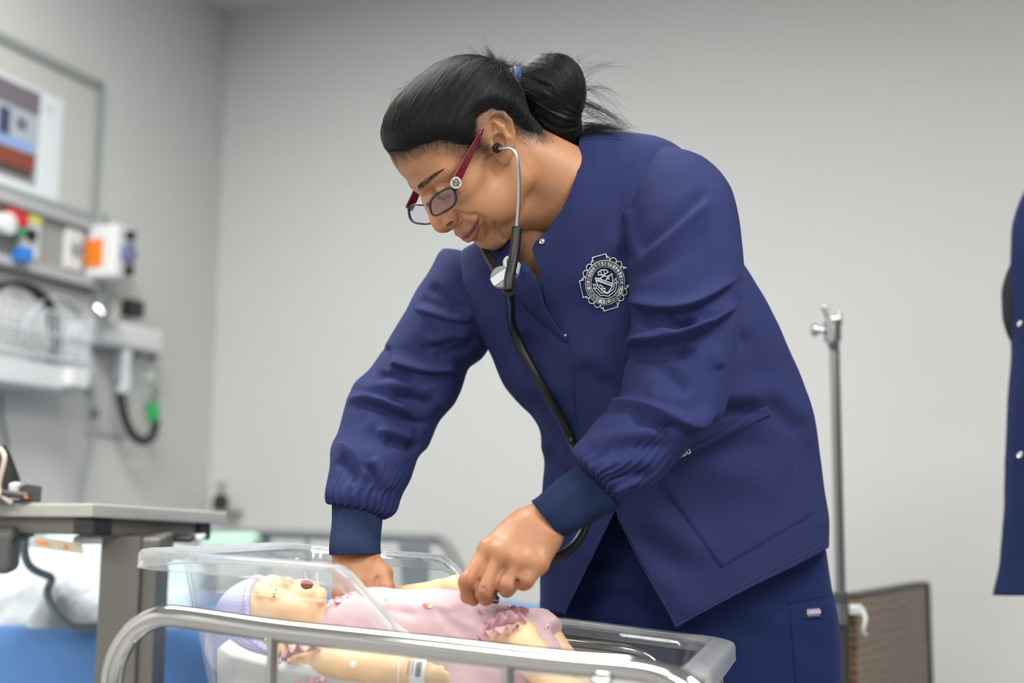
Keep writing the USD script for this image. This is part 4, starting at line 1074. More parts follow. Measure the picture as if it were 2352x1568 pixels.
part(glasses, 'bridge', tube([G(-1, -22.5, 4), G(-1, -27, 5.6), (G(-1, -31, 6.5) + G(1, -31, 6.5)) / 2, G(1, -27, 5.6), G(1, -22.5, 4)], .0019, 12, n=24), M_frame, smooth=True)
H = lambda *a: head_to_world(np.array(a, float))
for sgn in (-1, 1):
    if sgn < 0: hin, tip, hook = H(76, 14, -67.5), H(3, 31, -73), H(-10, 31, -62)
    else: hin, tip, hook = H(104, 2, 67), H(4, 28, 76), H(-14, 16, 75)
    outer = G(sgn, 21.5, 8.5)
    up = dir_w = unit(head_to_world(np.array([0, 1.0, 0])) - head_to_world(np.zeros(3)))
    def bar(pts, hs, ws):
        q = smooth_path(np.column_stack([np.array(pts), hs, ws]), 40); p, hh, ww = q[:, :3], q[:, 3], q[:, 4]
        t = unit(np.gradient(p, axis=0)); s_ = unit(np.cross(t, up)); u_ = np.cross(s_, t)
        f = np.linspace(0, 2 * np.pi, 17)[:-1]; cx, cy = np.sign(np.cos(f)) * np.abs(np.cos(f)) ** .6, np.sign(np.sin(f)) * np.abs(np.sin(f)) ** .6
        return rings_mesh(p[:, None] + cx[None, :, None] * (u_ * hh[:, None])[:, None] + cy[None, :, None] * (s_ * ww[:, None])[:, None], True)
    part(glasses, 'end_piece', bar([outer, outer * .5 + hin * .5 + (G(sgn, 26, 9) - G(sgn, 21, 9)) * .4, hin], [.0042, .0052, .0058], [.0016, .0018, .0018]), M_frame, smooth=50)
    part(glasses, 'side_arm', bar([hin, hin * .6 + tip * .4, tip, hook], [.0062, .0050, .0024, .0020], [.0016, .0015, .0013, .0012]), M_arm, smooth=50, label='maroon side arm')
    if sgn < 0:
        sd = unit(H(76, 14, -80) - H(76, 14, -60)); Mx = axis_frame(hin + sd * .0012, sd)
        part(glasses, 'medallion', join(lathe([(.0001, 0), (.0074, 0), (.0078, .001), (.0074, .0026), (.0062, .0030), (.0050, .0018), (.0044, .0018), (.0001, .0018)], 36, Mx), *[placed(trimesh.creation.icosphere(1, .0007), Mx @ trimesh.transformations.translation_matrix((.0066 * math.cos(a), .0066 * math.sin(a), .0030))) for a in np.arange(0, 2 * np.pi, np.pi / 12)],
            placed(tube([(.003 * math.cos(a) * (1 - a / 14), .003 * math.sin(a) * (1 - a / 14), .0024) for a in np.linspace(0, 10, 40)], .0005, 6), Mx)), plain('medallion_silver', (.75, .74, .70), .2, metal=1.), smooth=40, label='round silver medallion')

# ------------------------------------------------------------------ stethoscope
steth = thing('stethoscope', 'black tubed stethoscope hanging from the ears of the bending woman', 'stethoscope')
M_rub = plain('black_rubber', (.006, .006, .007), .38, spec=.35)
M_steel = plain('brushed_steel', (.58, .58, .57), .25, metal=1.)
M_grey = plain('grey_plastic', (.20, .21, .22), .4)
can = head_to_world(np.array([4., -1., -72.]))
Yc = can[1]
ear_t = pj((1146, 341, Yc - .012), (1163, 339, Yc - .020), (1176, 342, Yc - .024), (1186, 357, Yc - .025), (1192, 410, Yc - .02), (1191, 470, Yc - .012), (1187, 528, Yc - .005))
part(steth, 'ear_tube', tube(ear_t, .0024, 14, n=70), M_steel, smooth=True, label='steel ear tube')
e0, e1 = P(1137, 340, Yc + .002), P(1155, 339, Yc - .016)
part(steth, 'ear_tip', lathe([(.0001, -.001), (.0032, 0), (.0058, .003), (.0066, .006), (.0056, .009), (.0042, .010), (.0046, .013), (.0036, .016), (.0001, .0165)], 24, axis_frame(e0, e1 - e0)), M_rub, smooth=50)
Yd = Yc - .005
sl = pj((1187, 523, Yd), (1184, 560, Yd - .002), (1178, 600, Yd - .006), (1170, 640, Yd - .012), (1168, 668, Yd - .014))
part(steth, 'tube_sleeve', tube(sl, [.0064, .0066, .0066, .0068, .0064], 18, n=40), M_rub, smooth=True)
sl2 = pj((1108, 560, 1.70), (1122, 592, 1.685), (1142, 625, 1.665), (1158, 655, 1.655), (1168, 675, 1.650))
part(steth, 'tube_sleeve', tube(sl2, [.0058, .0062, .0066, .0066, .0064], 18, n=40), M_rub, smooth=True)
far_ear = head_to_world(np.array([[4., -1., 72.], [0, -8., 80.], [10., -60., 66.]]))
part(steth, 'ear_tube', tube([*far_ear, P(1108, 560, 1.70)], .0024, 12, n=50), M_steel, smooth=True)
def mt(px, py, off=.008): return S_torso.at(np.array([px, py], float), off)
main = [P(1168, 668, Yd - .014), P(1173, 700, 1.640)] + [mt(*a) for a in ((1188, 750, .014), (1212, 810, .011), (1245, 868, .010), (1278, 920, .010), (1305, 965, .011), (1328, 1012, .012))]
main += [P(1345, 1080, 1.655), P(1352, 1150, 1.645), P(1345, 1205, 1.635), P(1318, 1252, 1.62), P(1280, 1278, 1.60), P(1240, 1292, 1.58), P(1195, 1318, 1.553), P(1160, 1336, 1.540), P(1140, 1342, 1.535)]
part(steth, 'tubing', tube(main, [.0072] + [.0062] * (len(main) - 1), 18, n=220), M_rub, smooth=True)
cp = axis_frame(P(1126, 1350, 1.540), unit(CU * .8 + CR * .5 - CF * .1))
part(steth, 'chest_piece', lathe([(.0001, -.010), (.0155, -.010), (.0168, -.008), (.0160, -.005), (.010, -.002), (.007, .004), (.006, .010), (.0001, .011)], 36, cp), M_steel, smooth=40, label='steel chest piece held under the fingers')
part(steth, 'chest_piece_rim', placed(trimesh.creation.torus(.0163, .0015), cp @ trimesh.transformations.translation_matrix((0, 0, -.009))), M_rub, smooth=True)
# clip-on holder: a grey disc with a pale bar and a ring round the tube
dn = unit(-CF * .92 - CR * .32 + CU * .12); dc = P(1152, 637, 1.628); Md = axis_frame(dc, dn, CU)
holder = thing('stethoscope_holder', 'grey round clip on tag on the stethoscope tube below the chin', 'clip')
part(holder, 'disc', lathe([(.0001, -.004), (.0132, -.004), (.0148, -.002), (.0148, .002), (.0132, .004), (.0001, .0042)], 40, Md), M_grey, smooth=40)
bar_ = shapely.affinity.rotate(shapely.box(-.0125, -.0048, .0125, .0048), 0) if False else shapely.box(-.0122, -.0046, .0122, .0046).buffer(.001)
ang = math.radians(33)
part(holder, 'name_bar', extrude(bar_, .0012, Md @ trimesh.transformations.translation_matrix((0, 0, .0036)) @ trimesh.transformations.rotation_matrix(ang + math.pi / 2 * 1, (0, 0, 1))), plain('pale_plastic', (.55, .56, .55), .4), label='pale blank bar')
rc = P(1177, 618, 1.636)
tt = unit(P(1170, 640, 1.63) - P(1182, 590, 1.642)); Mr = axis_frame(rc, tt)
part(holder, 'clip_ring', placed(to_tm(manifold3d.Manifold.cylinder(.016, .0096, .0096, 32, True) - manifold3d.Manifold.cylinder(.03, .0072, .0072, 32, True)), Mr), plain('light_grey_plastic', (.34, .36, .37), .4), smooth=40)
part(holder, 'clip_arm', tube([dc + CR * .006 + CU * .010, P(1160, 598, 1.632), P(1168, 592, 1.634), P(1176, 606, 1.634)], .0026, 10, n=20), plain('light_grey_plastic_arm', (.34, .36, .37), .4), smooth=True)
# ------------------------------------------------------------------ the clear bassinet
TA, TB, TC, TD = [np.array(v) for v in ((-.449, 1.506), (.2023, 1.340), (.304, 1.739), (-.345, 1.905))]
TL_, TW_ = np.linalg.norm(TB - TA), np.linalg.norm(TD - TA)
tl_, tw_ = (TB - TA) / TL_, np.array([(TA - TB)[1], (TB - TA)[0]]) / TL_
if tw_ @ (TD - TA) < 0: tw_ = -tw_
def tub(l, w, z):
    l, w, z = np.broadcast_arrays(*[np.asarray(x, float) for x in (l, w, z)])
    q = TA + l[..., None] * tl_ + w[..., None] * tw_
    return np.concatenate([q, z[..., None]], -1)
def rim_z(l):
    t = np.asarray(l, float) / TL_
    return np.interp(t, [-.1, 0, .385, .40, .415, .495, .51, .525, 1.1], [.8905, .887, .8725, .869, .861, .806, .7995, .797, .762])
def rrect(l0, l1, w0, w1, r, n=64, k=28):
    """points of a rounded rectangle: k per corner, the long sides dense where the rim slopes"""
    pts = []
    for (cl, cw, a0) in ((l0 + r, w0 + r, math.pi), (l1 - r, w0 + r, 1.5 * math.pi), (l1 - r, w1 - r, 0), (l0 + r, w1 - r, .5 * math.pi)):
        a = np.linspace(a0, a0 + math.pi / 2, k); pts.append(np.column_stack([cl + r * np.cos(a), cw + r * np.sin(a)]))
    out = []
    for i in range(4):
        out.append(pts[i]); a, b = pts[i][-1], pts[(i + 1) % 4][0]
        m = n if i % 2 == 0 else 24
        out.append(a + (b - a) * np.linspace(0, 1, m + 2)[1:-1, None])
    return np.vstack(out)
H0, H1 = .048, .034        # flange at the head and the foot
SID = .026
rimO = rrect(0, TL_, 0, TW_, .045)                                   # outer edge of the flange
rimI = rrect(H0, TL_ - H1, SID, TW_ - SID, .042)                     # top of the wall
botI = rrect(H0 + .046, TL_ - H1 - .036, SID + .028, TW_ - SID - .028, .05)
def bot_z(l): return np.interp(l, [0, TL_], [.655, .600])
T4 = .004
def tub_ring(base, z): return tub(base[:, 0], base[:, 1], z)
zr = rim_z(rimI[:, 0])
cenI = rimI.mean(0)
def inset(b, d):
    c = b.mean(0); e = b - c; n = np.stack([np.roll(b, -1, 0) - np.roll(b, 1, 0)], 0)[0]; n = unit(np.column_stack([n[:, 1], -n[:, 0]])); n *= np.sign((n * e).sum(1).mean())
    return b - n * d
ks = np.linspace(0, 1, 14)
walls_in = []
for s in ks:
    b = botI + (rimI - botI) * s; z = bot_z(b[:, 0]) + (zr - bot_z(b[:, 0])) * s
    walls_in.append((b, z))
c_in = np.tile(botI.mean(0), (len(botI), 1))
prof_in = [tub_ring(c_in + (botI - c_in) * f, bot_z((c_in + (botI - c_in) * f)[:, 0]) - .006 * (1 - f)) for f in (.05, .5, .9)] + [tub_ring(b, z) for b, z in walls_in[:-1]]
# rounded lip into the flange
fl = []
for f, dz in ((.0, -.006), (.06, -.002), (.16, .0), (.8, .0), (.93, -.0015), (1.0, -.006), (1.0, -.020), (1.02, -.022)):
    b = rimI + (rimO - rimI) * f; fl.append(tub_ring(b, rim_z(b[:, 0]) + dz))
for f, dz in ((.99, -.0225), (.975, -.020), (.97, -.008), (.9, -.0045), (.2, -.0042), (.10, -.0055), (.0, -.010)):
    b = inset(rimI, -T4 * .9) + (rimO - inset(rimI, -T4 * .9)) * f; fl.append(tub_ring(b, rim_z(b[:, 0]) + dz))
outs = []
for b, z in reversed(walls_in[:-1]):
    bb = inset(b, -T4); outs.append(tub_ring(bb, z - .003))
outs += [tub_ring(c_in + (botI - c_in) * f, bot_z((c_in + (botI - c_in) * f)[:, 0]) - .006 * (1 - f) - T4) for f in (.9, .5, .05)]
body_rings = prof_in + [fl[0]] + [fl[-1]] + outs
tub_mesh = rings_mesh(np.stack(body_rings), True)
rim_mesh = rings_mesh(np.stack(fl), False, closed_u=True)
if rim_mesh.volume < 0: rim_mesh.invert()
def clear(name, tint, face, edge, haze=0.0, rough=.03):
    nodes = {'t': ('transparent_bsdf', dict(color=tint)), 'g': ('glossy_bsdf', dict(color=(1, 1, 1), roughness=rough)), 'l': ('layer_weight', dict(blend=.5)), 'pw': ('math', dict(math_type='power', value2=3.0)),
             'r': ('map_range', dict(from_min=0., from_max=1., to_min=face, to_max=edge, clamp=True)), 'm': ('mix_closure', {})}
    links = [('l.facing', 'pw.value1'), ('pw.value', 'r.value'), ('r.result', 'm.fac'), ('t.BSDF', 'm.closure1'), ('g.BSDF', 'm.closure2')]
    out = 'm.closure'
    if haze:
        nodes['d'] = ('diffuse_bsdf', dict(color=(.8, .82, .82))); nodes['m2'] = ('mix_closure', dict(fac=haze)); links += [('m.closure', 'm2.closure1'), ('d.BSDF', 'm2.closure2')]; out = 'm2.closure'
    return mat(name, nodes, links, surface=out)
M_clear = clear('clear_plastic', (.955, .968, .968), .022, .55, .02)
bas = thing('bassinet_tub', 'clear plastic bassinet tub with a flanged rim, the doll lying inside', 'bassinet')
part(bas, 'tub_shell', tub_mesh, M_clear, smooth=35)
M_rim = mat('rim_acrylic', {'p': ('principled_bsdf', dict(base_color=(.97, .985, .985), roughness=.015, ior=1.45, transmission_weight=1.0)), 'd': ('diffuse_bsdf', dict(color=(.8, .82, .82))), 'm': ('mix_closure', dict(fac=.15))}, [('p.BSDF', 'm.closure1'), ('d.BSDF', 'm.closure2')], surface='m.closure')
part(bas, 'rim_flange', rim_mesh, M_rim, smooth=35, label='thick clear rim')

# the mattress in it, white sheet
M_sheet = cloth('white_sheet', (.52, .52, .515), .9, 700., .1)
def mat_z(l, w): return np.interp(l, [0, TL_], [.766, .706]) 
mr = [inset(botI, .002), inset(botI, -.006), inset(botI, -.013), inset(botI, -.015), inset(botI, -.003)]
mtop = lambda b: np.interp(b[:, 0], [0.05, .12, .25, .45, TL_], [.790, .771, .753, .736, .708])
mrings = [tub_ring(botI * .02 + botI.mean(0) * .98, bot_z(botI[:, 0] * 0 + botI[:, 0].mean()) + .002)] + [tub_ring(mr[i], (bot_z(mr[i][:, 0]) + .003) * (1 - f) + f * mtop(mr[i])) for i, f in enumerate((.0, .25, .6, .9, 1.0))]
for f in (.8, .6, .4, .2, .02):
    b = botI.mean(0) + (mr[-1] - botI.mean(0)) * f; z = mtop(b) - .026 * (1 - f ** 6)
    mrings.append(tub_ring(b, z))
mv = np.stack(mrings); mv = mv + np.array([0, 0, 1]) * ((meshkit.fbm(mv * 16, 3, 4) - .5) * .012)[..., None]
mmesh = rings_mesh(mv, True)
mattress = single('bassinet_mattress', mmesh, M_sheet, 'white sheeted mattress in the bottom of the clear bassinet', 'mattress', smooth=True)

# chrome cart that carries the tub
M_chrome = mat('chrome', {'p': ('metallic_bsdf', dict(color=(.50, .50, .49), edge_tint=(.65, .65, .65), roughness=.08))}, [], surface='p.BSDF')
cart = thing('bassinet_cart', 'chrome tube rail frame standing round the clear bassinet', 'cart')
def rail_pts(px, Y): return [P(a, b, y) for (a, b), y in zip(px, Y)]
rp = [(262, 1640), (257, 1568), (266, 1518), (290, 1470), (325, 1434), (370, 1416), (420, 1417), (500, 1428), (628, 1447), (800, 1466), (1000, 1488), (1168, 1507), (1330, 1524), (1440, 1533), (1510, 1545), (1565, 1568), (1610, 1606), (1640, 1660)]
ry = np.interp([p[0] for p in rp], [257, 420, 1440, 1640], [1.478, 1.455, 1.262, 1.225])
near_rail = tube(rail_pts(rp, ry), .0125, 24, n=260)
part(cart, 'side_rail', near_rail, M_chrome, smooth=True)
shift = np.array([*(tw_ * (TW_ + .055)), 0])
far_pts = [tub(l, TW_ + .03, z) for l, z in ((-.035, .68), (-.035, .73), (-.015, .770), (.02, .784), (.10, .780), (.3, .764), (.44, .753), (.51, .747), (.55, .735), (.572, .70), (.575, .64))]
part(cart, 'side_rail', tube(far_pts, .0125, 24, n=200), M_chrome, smooth=True)
def post(px, py, Y, r=.0062, zb=.30):
    p = P(px, py, Y); q = p.copy(); q[2] = zb; return cyl(q, p, r, 20)
for px, py in ((628, 1452), (1168, 1512)):
    part(cart, 'rail_post', post(px, py, float(np.interp(px, [257, 1640], [1.478, 1.225]))), M_chrome, smooth=40)
for l in (.16, .52):
    p = tub(l, TW_ + .03, np.interp(l, [0, .7], [.784, .738])); q = p.copy(); q[2] = .30; part(cart, 'rail_post', cyl(q, p, .0062, 20), M_chrome, smooth=40)
M_dark = plain('dark_rubber', (.02, .02, .022), .6)
corner = []
for l in (-.03, TL_ + .045):
    for w in (-.035, TW_ + .03):
        top = .74 if l < 0 else .70
        p = tub(l, w, top); q = tub(l, w, .12)
        if l < 0 and w < 0: p = P(262, 1640, 1.478); q = np.array([p[0], p[1], .12])
        if l > 0 and w < 0: p = P(1640, 1660, 1.225); q = np.array([p[0], p[1], .12])
        if l > 0 and w > 0: p = P(1640, 1487, 1.70); q = np.array([p[0], p[1], .12])
        corner.append(p); part(cart, 'leg', cyl(q, p, .0125, 24, .003), M_chrome, smooth=40)
        wheel = np.array([q[0], q[1], .05]); part(cart, 'caster', join(cyl(wheel - [.014, 0, 0], wheel + [.014, 0, 0], .05, 32, .006), obox(wheel + [0, 0, .05], (1, 0, 0), (0, 1, 0), (0, 0, 1), (.04, .03, .05), .006)), M_dark, smooth=40)
sh = rrect(.0, TL_, .0, TW_, .03, 8, 8)
part(cart, 'shelf', rings_mesh(np.stack([tub_ring(sh, .29), tub_ring(sh, .31)]), True), plain('shelf_laminate', (.55, .5, .42), .5))
for l, z in ((.10, .632), (TL_ - .10, .586)): part(cart, 'tub_support', tube([tub(l, -.03, z), tub(l, TW_ + .03, z)], .008, 14), M_chrome, smooth=True)
bk = P(1380, 1566, 1.262)
part(cart, 'rail_bracket', join(obox(bk, CR, CF, CU, (.020, .016, .012), .004)), M_chrome, smooth=40)
# ------------------------------------------------------------------ the baby doll
doll = thing('baby_doll', 'vinyl baby doll in a pink dress and lavender cap lying in the clear bassinet', 'doll')
_P0 = P
def P(px, py, Y): return _P0(px, py, np.asarray(Y, float) + .04)      # the doll lies a little further in
BY = 1.575
BH = P(644, 1420, BY)                                   # middle of the head
bU = unit(-CR * .98 + CU * .07 + CF * .10); bF = unit(CU * .95 + CR * .06 - CF * .30); bF = unit(bF - bU * (bF @ bU)); bS = np.cross(bU, bF)   # crown, face, side
if bS @ CF > 0: bS = -bS                               # towards the camera
def bloc(p): q = np.asarray(p) - BH; return np.stack([q @ bF, q @ bU, q @ bS], -1) * 1000
def bw(f, u, s): return BH + (f * bF + u * bU + s * bS) / 1000.0
def baby_head(p):
    q3 = bloc(p).astype(np.float32); q = q3.copy(); q[..., 2] = np.abs(q[..., 2])
    d = sd_ell(q3, (-6, 14, 0), (52, 58, 47))
    d = smin(d, sd_ell(q3, (6, -22, 0), (42, 34, 39)), 16)
    d = smin(d, sd_ell(q, (20, -26, 22), (21, 21, 19)), 12)                        # cheeks
    d = smin(d, sd_ell(q3, (36, -50, 0), (10, 9, 13)), 9)                           # chin
    d = smin(d, sd_ell(q3, (44, -32, 0), (9, 14, 18)), 8)
    d = smin(d, sd_ell(q3, (44, 14, 0), (8, 12, 26)), 10)
    d = smax(d, -sd_ell(q, (53, 1, 17), (9, 7, 10)), 6)
    d = smin(d, sd_ell(q, (41, 1, 17), (7.5, 7.5, 9)), 3)
    d = smin(d, sd_chain(q3, [(46, 4, 0), (50, -8, 0), (52, -11, 0)], [4, 5, 6]), 5)
    d = smin(d, sd_ell(q, (49, -12, 5), (5, 4.5, 4)), 3)
    d = smax(d, -sd_ell(q, (52, -16, 3), (3, 2, 1.4)), 1)
    # open crying mouth
    d = smin(d, sd_chain(q, [(50, -25, 0), (47, -28, 11), (44, -34, 14), (44, -41, 10), (45, -44, 0)], [3.4, 3.2, 3, 3.2, 3.6]), 3)
    d = smax(d, -sd_ell(q3, (50, -34.5, 0), (16, 7.2, 11)), 2)
    d = smax(d, -sd_cone(q, (49, 1, 11), (43, .5, 24), 1.2, 1.2), 1)
    # neck and shoulders' start
    d = smin(d, sd_cone(q3, (-6, -40, 0), (-14, -78, 0), 25, 28), 12)
    # ear
    d = smin(d, sd_ell(q, (-14, -8, 46), (8, 13, 5)), 3)
    return d / 1000.0
bh_mesh = implicit(baby_head, BH - .105, BH + .105, .0017, margin=1.6)
def doll_tint(v):
    q = bloc(v); q = np.column_stack([q[:, 0], q[:, 1], np.abs(q[:, 2])])
    c = np.tile(np.array([.68, .46, .27]), (len(v), 1)) * (.96 + .08 * meshkit.fbm(v * 40, 2, 2))[:, None]
    def bl(p, r, col, k):
        w = np.exp(-(np.linalg.norm((q - p) / r, axis=1)) ** 2)[:, None] * k; return w, np.array(col)
    for p, r, col, k in (((30, -26, 30), (18, 15, 15), (.70, .38, .22), .5), ((48, -34.5, 0), (9, 13, 16), (.62, .27, .17), .55)):
        w, col = bl(p, r, col, k); c = c + w * (col - c)
    inside = sd_ell(q.astype(np.float32), (50, -34.5, 0), (15.5, 7.0, 10.6)); c[inside < .6] = (.30, .05, .03)
    deep = (inside < .6) & (q[:, 0] < 42); c[deep] = (.12, .015, .012)
    eye = sd_cone(q.astype(np.float32), (49, 1, 12), (43, .5, 24), 2.6, 2.0); c[eye < 0] = (.08, .06, .06)
    return c
M_vinyl = mat('doll_vinyl', {'a': ('attribute', dict(attribute='tint')), 'p': ('principled_bsdf', dict(roughness=.48, specular_ior_level=.35, subsurface_weight=.15, subsurface_radius=(.01, .004, .002), subsurface_scale=1.0))}, [('a.color', 'p.base_color')])
M_vinylp = plain('doll_vinyl_plain', (.46, .285, .165), .48, spec=.35)
# trunk and limbs are one body with the head
SH_N, SH_F = P(735, 1500, 1.515), P(760, 1400, 1.635)
TR = [P(745, 1468, 1.585), P(850, 1458, 1.58), P(985, 1462, 1.57), P(1100, 1476, 1.555), P(1180, 1496, 1.54)]
ARM = [P(706, 1508, 1.502), P(770, 1524, 1.470), P(812, 1530, 1.455), P(860, 1534, 1.450), P(935, 1541, 1.440), P(965, 1545, 1.437)]
def baby_rest(p):
    d = sd_chain(p, [P(705, 1452, 1.58), *TR], [.026, .036, .042, .044, .042, .034], .02)
    d = smin(d, sd_cone(p, P(745, 1472, 1.57), ARM[0], .026, .021), .012)
    d = smin(d, sd_chain(p, ARM[:3], [.0225, .0235, .0205], .006), .008)
    d = smin(d, sd_chain(p, ARM[2:], [.0185, .0215, .0180, .0150], .006), .002)
    # hand of the near arm
    hb = P(978, 1548, 1.436)
    d = smin(d, sd_cone(p, hb, P(1000, 1550, 1.434), .0125, .011), .006)
    for a, b, r in (((1000, 1538, 1.430), (1015, 1534, 1.428), .0042), ((1004, 1544, 1.428), (1026, 1549, 1.424), .0044), ((1004, 1552, 1.428), (1027, 1561, 1.424), .0044), ((1000, 1560, 1.43), (1020, 1572, 1.426), .0042), ((985, 1562, 1.43), (1000, 1578, 1.428), .0044)):
        d = smin(d, sd_cone(p, P(*a), P(*b), r, r * .85), .002)
    # far arm lies across, the hand shows beyond the chest
    d = smin(d, sd_chain(p, pj((790, 1400, 1.63), (900, 1385, 1.66), (1010, 1362, 1.635), (1046, 1348, 1.615)), [.022, .021, .017, .015], .006), .01)
    d = smin(d, sd_ell(p, P(1052, 1348, 1.612), (.018, .014, .013)), .006)
    # legs
    d = smin(d, sd_chain(p, pj((1130, 1495, 1.53), (1190, 1466, 1.490), (1228, 1515, 1.465), (1275, 1575, 1.45), (1320, 1600, 1.44)), [.025, .0215, .020, .018, .019], .01), .01)
    d = smin(d, sd_chain(p, pj((1130, 1490, 1.58), (1205, 1460, 1.59), (1258, 1475, 1.565), (1320, 1545, 1.55), (1370, 1590, 1.545)), [.026, .023, .019, .018, .019], .01), .012)
    return d
b_lo = np.array([-.40, 1.40, .64]); b_hi = np.array([.18, 1.77, .92])
rest = implicit(baby_rest, b_lo, b_hi, .0024, margin=1.3)
_dp = (man(bh_mesh) + man(rest)).decompose(); print('doll pieces', [round(m.volume() * 1e6, 1) for m in _dp])
dbody = to_tm(max(_dp, key=lambda m: m.volume()))
part(doll, 'body', dbody, M_vinyl, color=doll_tint(np.asarray(dbody.vertices)))
# eyes
M_eye = plain('doll_eye', (.25, .30, .30), .15)
for s in (-1, 1): part(doll, 'eye', placed(trimesh.creation.icosphere(2, .0042), trimesh.transformations.translation_matrix(bw(44.5, .8, s * 17.5))), M_eye, smooth=True)
# cap
def capfield(p):
    q = bloc(p); f, u, s = q[..., 0], q[..., 1], q[..., 2]
    d = sd_ell(q.astype(np.float32), (-9, 22, 0), (57, 62, 53)); d = smin(d, sd_ell(q.astype(np.float32), (-44, 44, 0), (42, 52, 44)), 24)
    k = u - (21 + .34 * (f - 10) + .10 * (f - 10) ** 2 / 40 * 0) + 46 * sstep(10, -60, f)
    shell = smax(d, -(k - 0), 4)
    hem = np.sqrt((smax(d + 1.0, -1e3, 1)) ** 2 + (k - 3) ** 2) - 4.2
    shell = smin(shell, hem, 2)
    shell = shell - .8 * (np.cos(np.arctan2(s, f + 8) * 90) * .25) - 2.2 * (meshkit.fbm(p * 26, 2, 6) - .5)
    return shell / 1000.0
cap = implicit(capfield, BH - .125, BH + .125, .0019, margin=1.6)
M_cap = mat('lavender_knit', {'tc': ('texture_coordinate', {}), 'w': ('wave_texture', dict(wave_type='bands', bands_direction='y', scale=150., distortion=1.5, detail=1.)), 'w2': ('wave_texture', dict(wave_type='bands', bands_direction='z', scale=170., distortion=1.0)),
    'r': ('rgb_ramp', {'ramp': [(.1, (.37, .355, .58)), (.8, (.50, .49, .73))]}), 'b': ('bump', dict(strength=.4, distance=.001)), 'p': ('principled_bsdf', dict(roughness=.9, sheen_weight=.2, specular_ior_level=.2))},
    [('tc.object', 'w.vector'), ('w.fac', 'r.fac'), ('r.color', 'p.base_color'), ('tc.object', 'w2.vector'), ('w2.fac', 'b.height'), ('b.normal', 'p.normal')])
part(doll, 'cap', cap, M_cap, smooth=True, label='lavender knit cap')
# dress
def dress_field(p):
    d = sd_chain(p, [P(735, 1462, 1.58), *TR, P(1230, 1520, 1.53)], [.030, .0415, .0485, .052, .052, .046, .034], .02)
    d = smin(d, sd_chain(p, pj((800, 1540, 1.55), (900, 1560, 1.545), (1080, 1580, 1.525), (1230, 1600, 1.51)), [.012, .026, .032, .026], .02), .02)
    d = smin(d, sd_ell(p, P(870, 1405, 1.575), (.05, .04, .026)), .02)
    d = smin(d, sd_ell(p, P(1040, 1412, 1.565), (.045, .04, .026)), .02)
    f = meshkit.fbm(p * np.array([22, 22, 30]), 3, 5) - .5
    q = pix(p)
    for a, b, w, h in (((880, 1400), (945, 1412), 9, -.002), ((1000, 1400), (1090, 1470), 14, -.004), ((930, 1385), (1030, 1395), 12, .002), ((1040, 1420), (1110, 1450), 12, .003), ((800, 1440), (850, 1470), 10, .0015)):
        dd, _, al = seg_dist(q, [a, b]); d = d - h * np.exp(-(dd / w) ** 2)
    return d - .005 * f
dress = implicit(dress_field, b_lo, (.20, 1.78, .94), .0026, margin=1.6)
M_dress = cloth('pink_cotton', (.50, .352, .366), .85, 1200., .15)
M_pinkd = cloth('pink_ruffle', (.57, .34, .38), .85, 1200., .15)
dr = part(doll, 'dress', dress, M_dress, smooth=True, label='pale pink cotton dress')
S_doll = None
class SurfM:
    def __init__(self, m):
        n = np.asarray(m.vertex_normals); v = np.asarray(m.vertices); ok = np.sum(n * unit(v - EYE), 1) < -.02
        q = pix(v[ok]); self.v, self.n = v[ok], n[ok]; self.q = q
    def at(self, px, off=0.0):
        px = np.asarray(px, float); sh = px.shape[:-1]; out = np.zeros((*sh, 3))
        for ix in np.ndindex(*sh):
            d = np.linalg.norm(self.q - px[ix], axis=1); i = np.argsort(d)[:12]; i = i[np.argsort(self.v[i, 1])[:5]]
            n = unit(self.n[i].mean(0)); o = off if np.ndim(off) == 0 else np.asarray(off)[ix]
            out[ix] = _P0(*px[ix], self.v[i, 1].mean()) + n * o
        return out
    def norm(self, px):
        d = np.linalg.norm(self.q - np.asarray(px, float), axis=1); return unit(self.n[np.argsort(d)[:8]].mean(0))
SD = SurfM(dress)
def ruffle(path, amp, wid, waves, up, seed=0, n=240):
    """a gathered frill of thin cloth along a path"""
    p = smooth_path(np.asarray(path), n); t = unit(np.gradient(p, axis=0)); up = unit(up); sd = unit(np.cross(t, up)); u = np.linspace(0, 1, n)
    nz = lambda k, o: meshkit.noise(np.column_stack([u * k, u * 0 + o, u * 0]), seed)
    ph = 2 * np.pi * waves * u + 2.6 * (nz(waves * .8, 1.) - .5); am = (amp * (.55 + .9 * nz(waves, 4.)))[:, None]; wm = (wid * (.7 + .5 * nz(waves * .8, 8.)))[:, None]
    V = []
    for w in np.linspace(0, 1, 9):
        V.append(p + up * wm * w + sd * am * w ** .7 * np.sin(ph + .5 * w)[:, None] - up * am * .35 * w * (1 - np.cos(ph))[:, None])
    V = np.stack(V, 1); N = unit(np.cross(np.gradient(V, axis=0), np.gradient(V, axis=1)))
    return rings_mesh(np.concatenate([V, (V - N * .0012)[:, ::-1]], 1), True)
for k_, (pts, amp, wid, wv, up) in enumerate(((((652, 1520, 1.485), (672, 1506, 1.474), (700, 1498, 1.466), (742, 1490, 1.468)), .006, .016, 4, CU * .5 - CF * .7 - CR * .3), (((652, 1524, 1.485), (668, 1542, 1.470), (700, 1552, 1.455), (748, 1556, 1.446)), .005, .013, 5, -CU * .8 - CF * .5),
    (((655, 1515, 1.48), (660, 1535, 1.478), (668, 1552, 1.474)), .005, .012, 2.4, -CR * .6 - CF * .7))):
    part(doll, 'sleeve_ruffle', ruffle(pj(*pts), amp, wid, wv, up, 3 + k_), M_pinkd, smooth=50, label='frilled armhole')
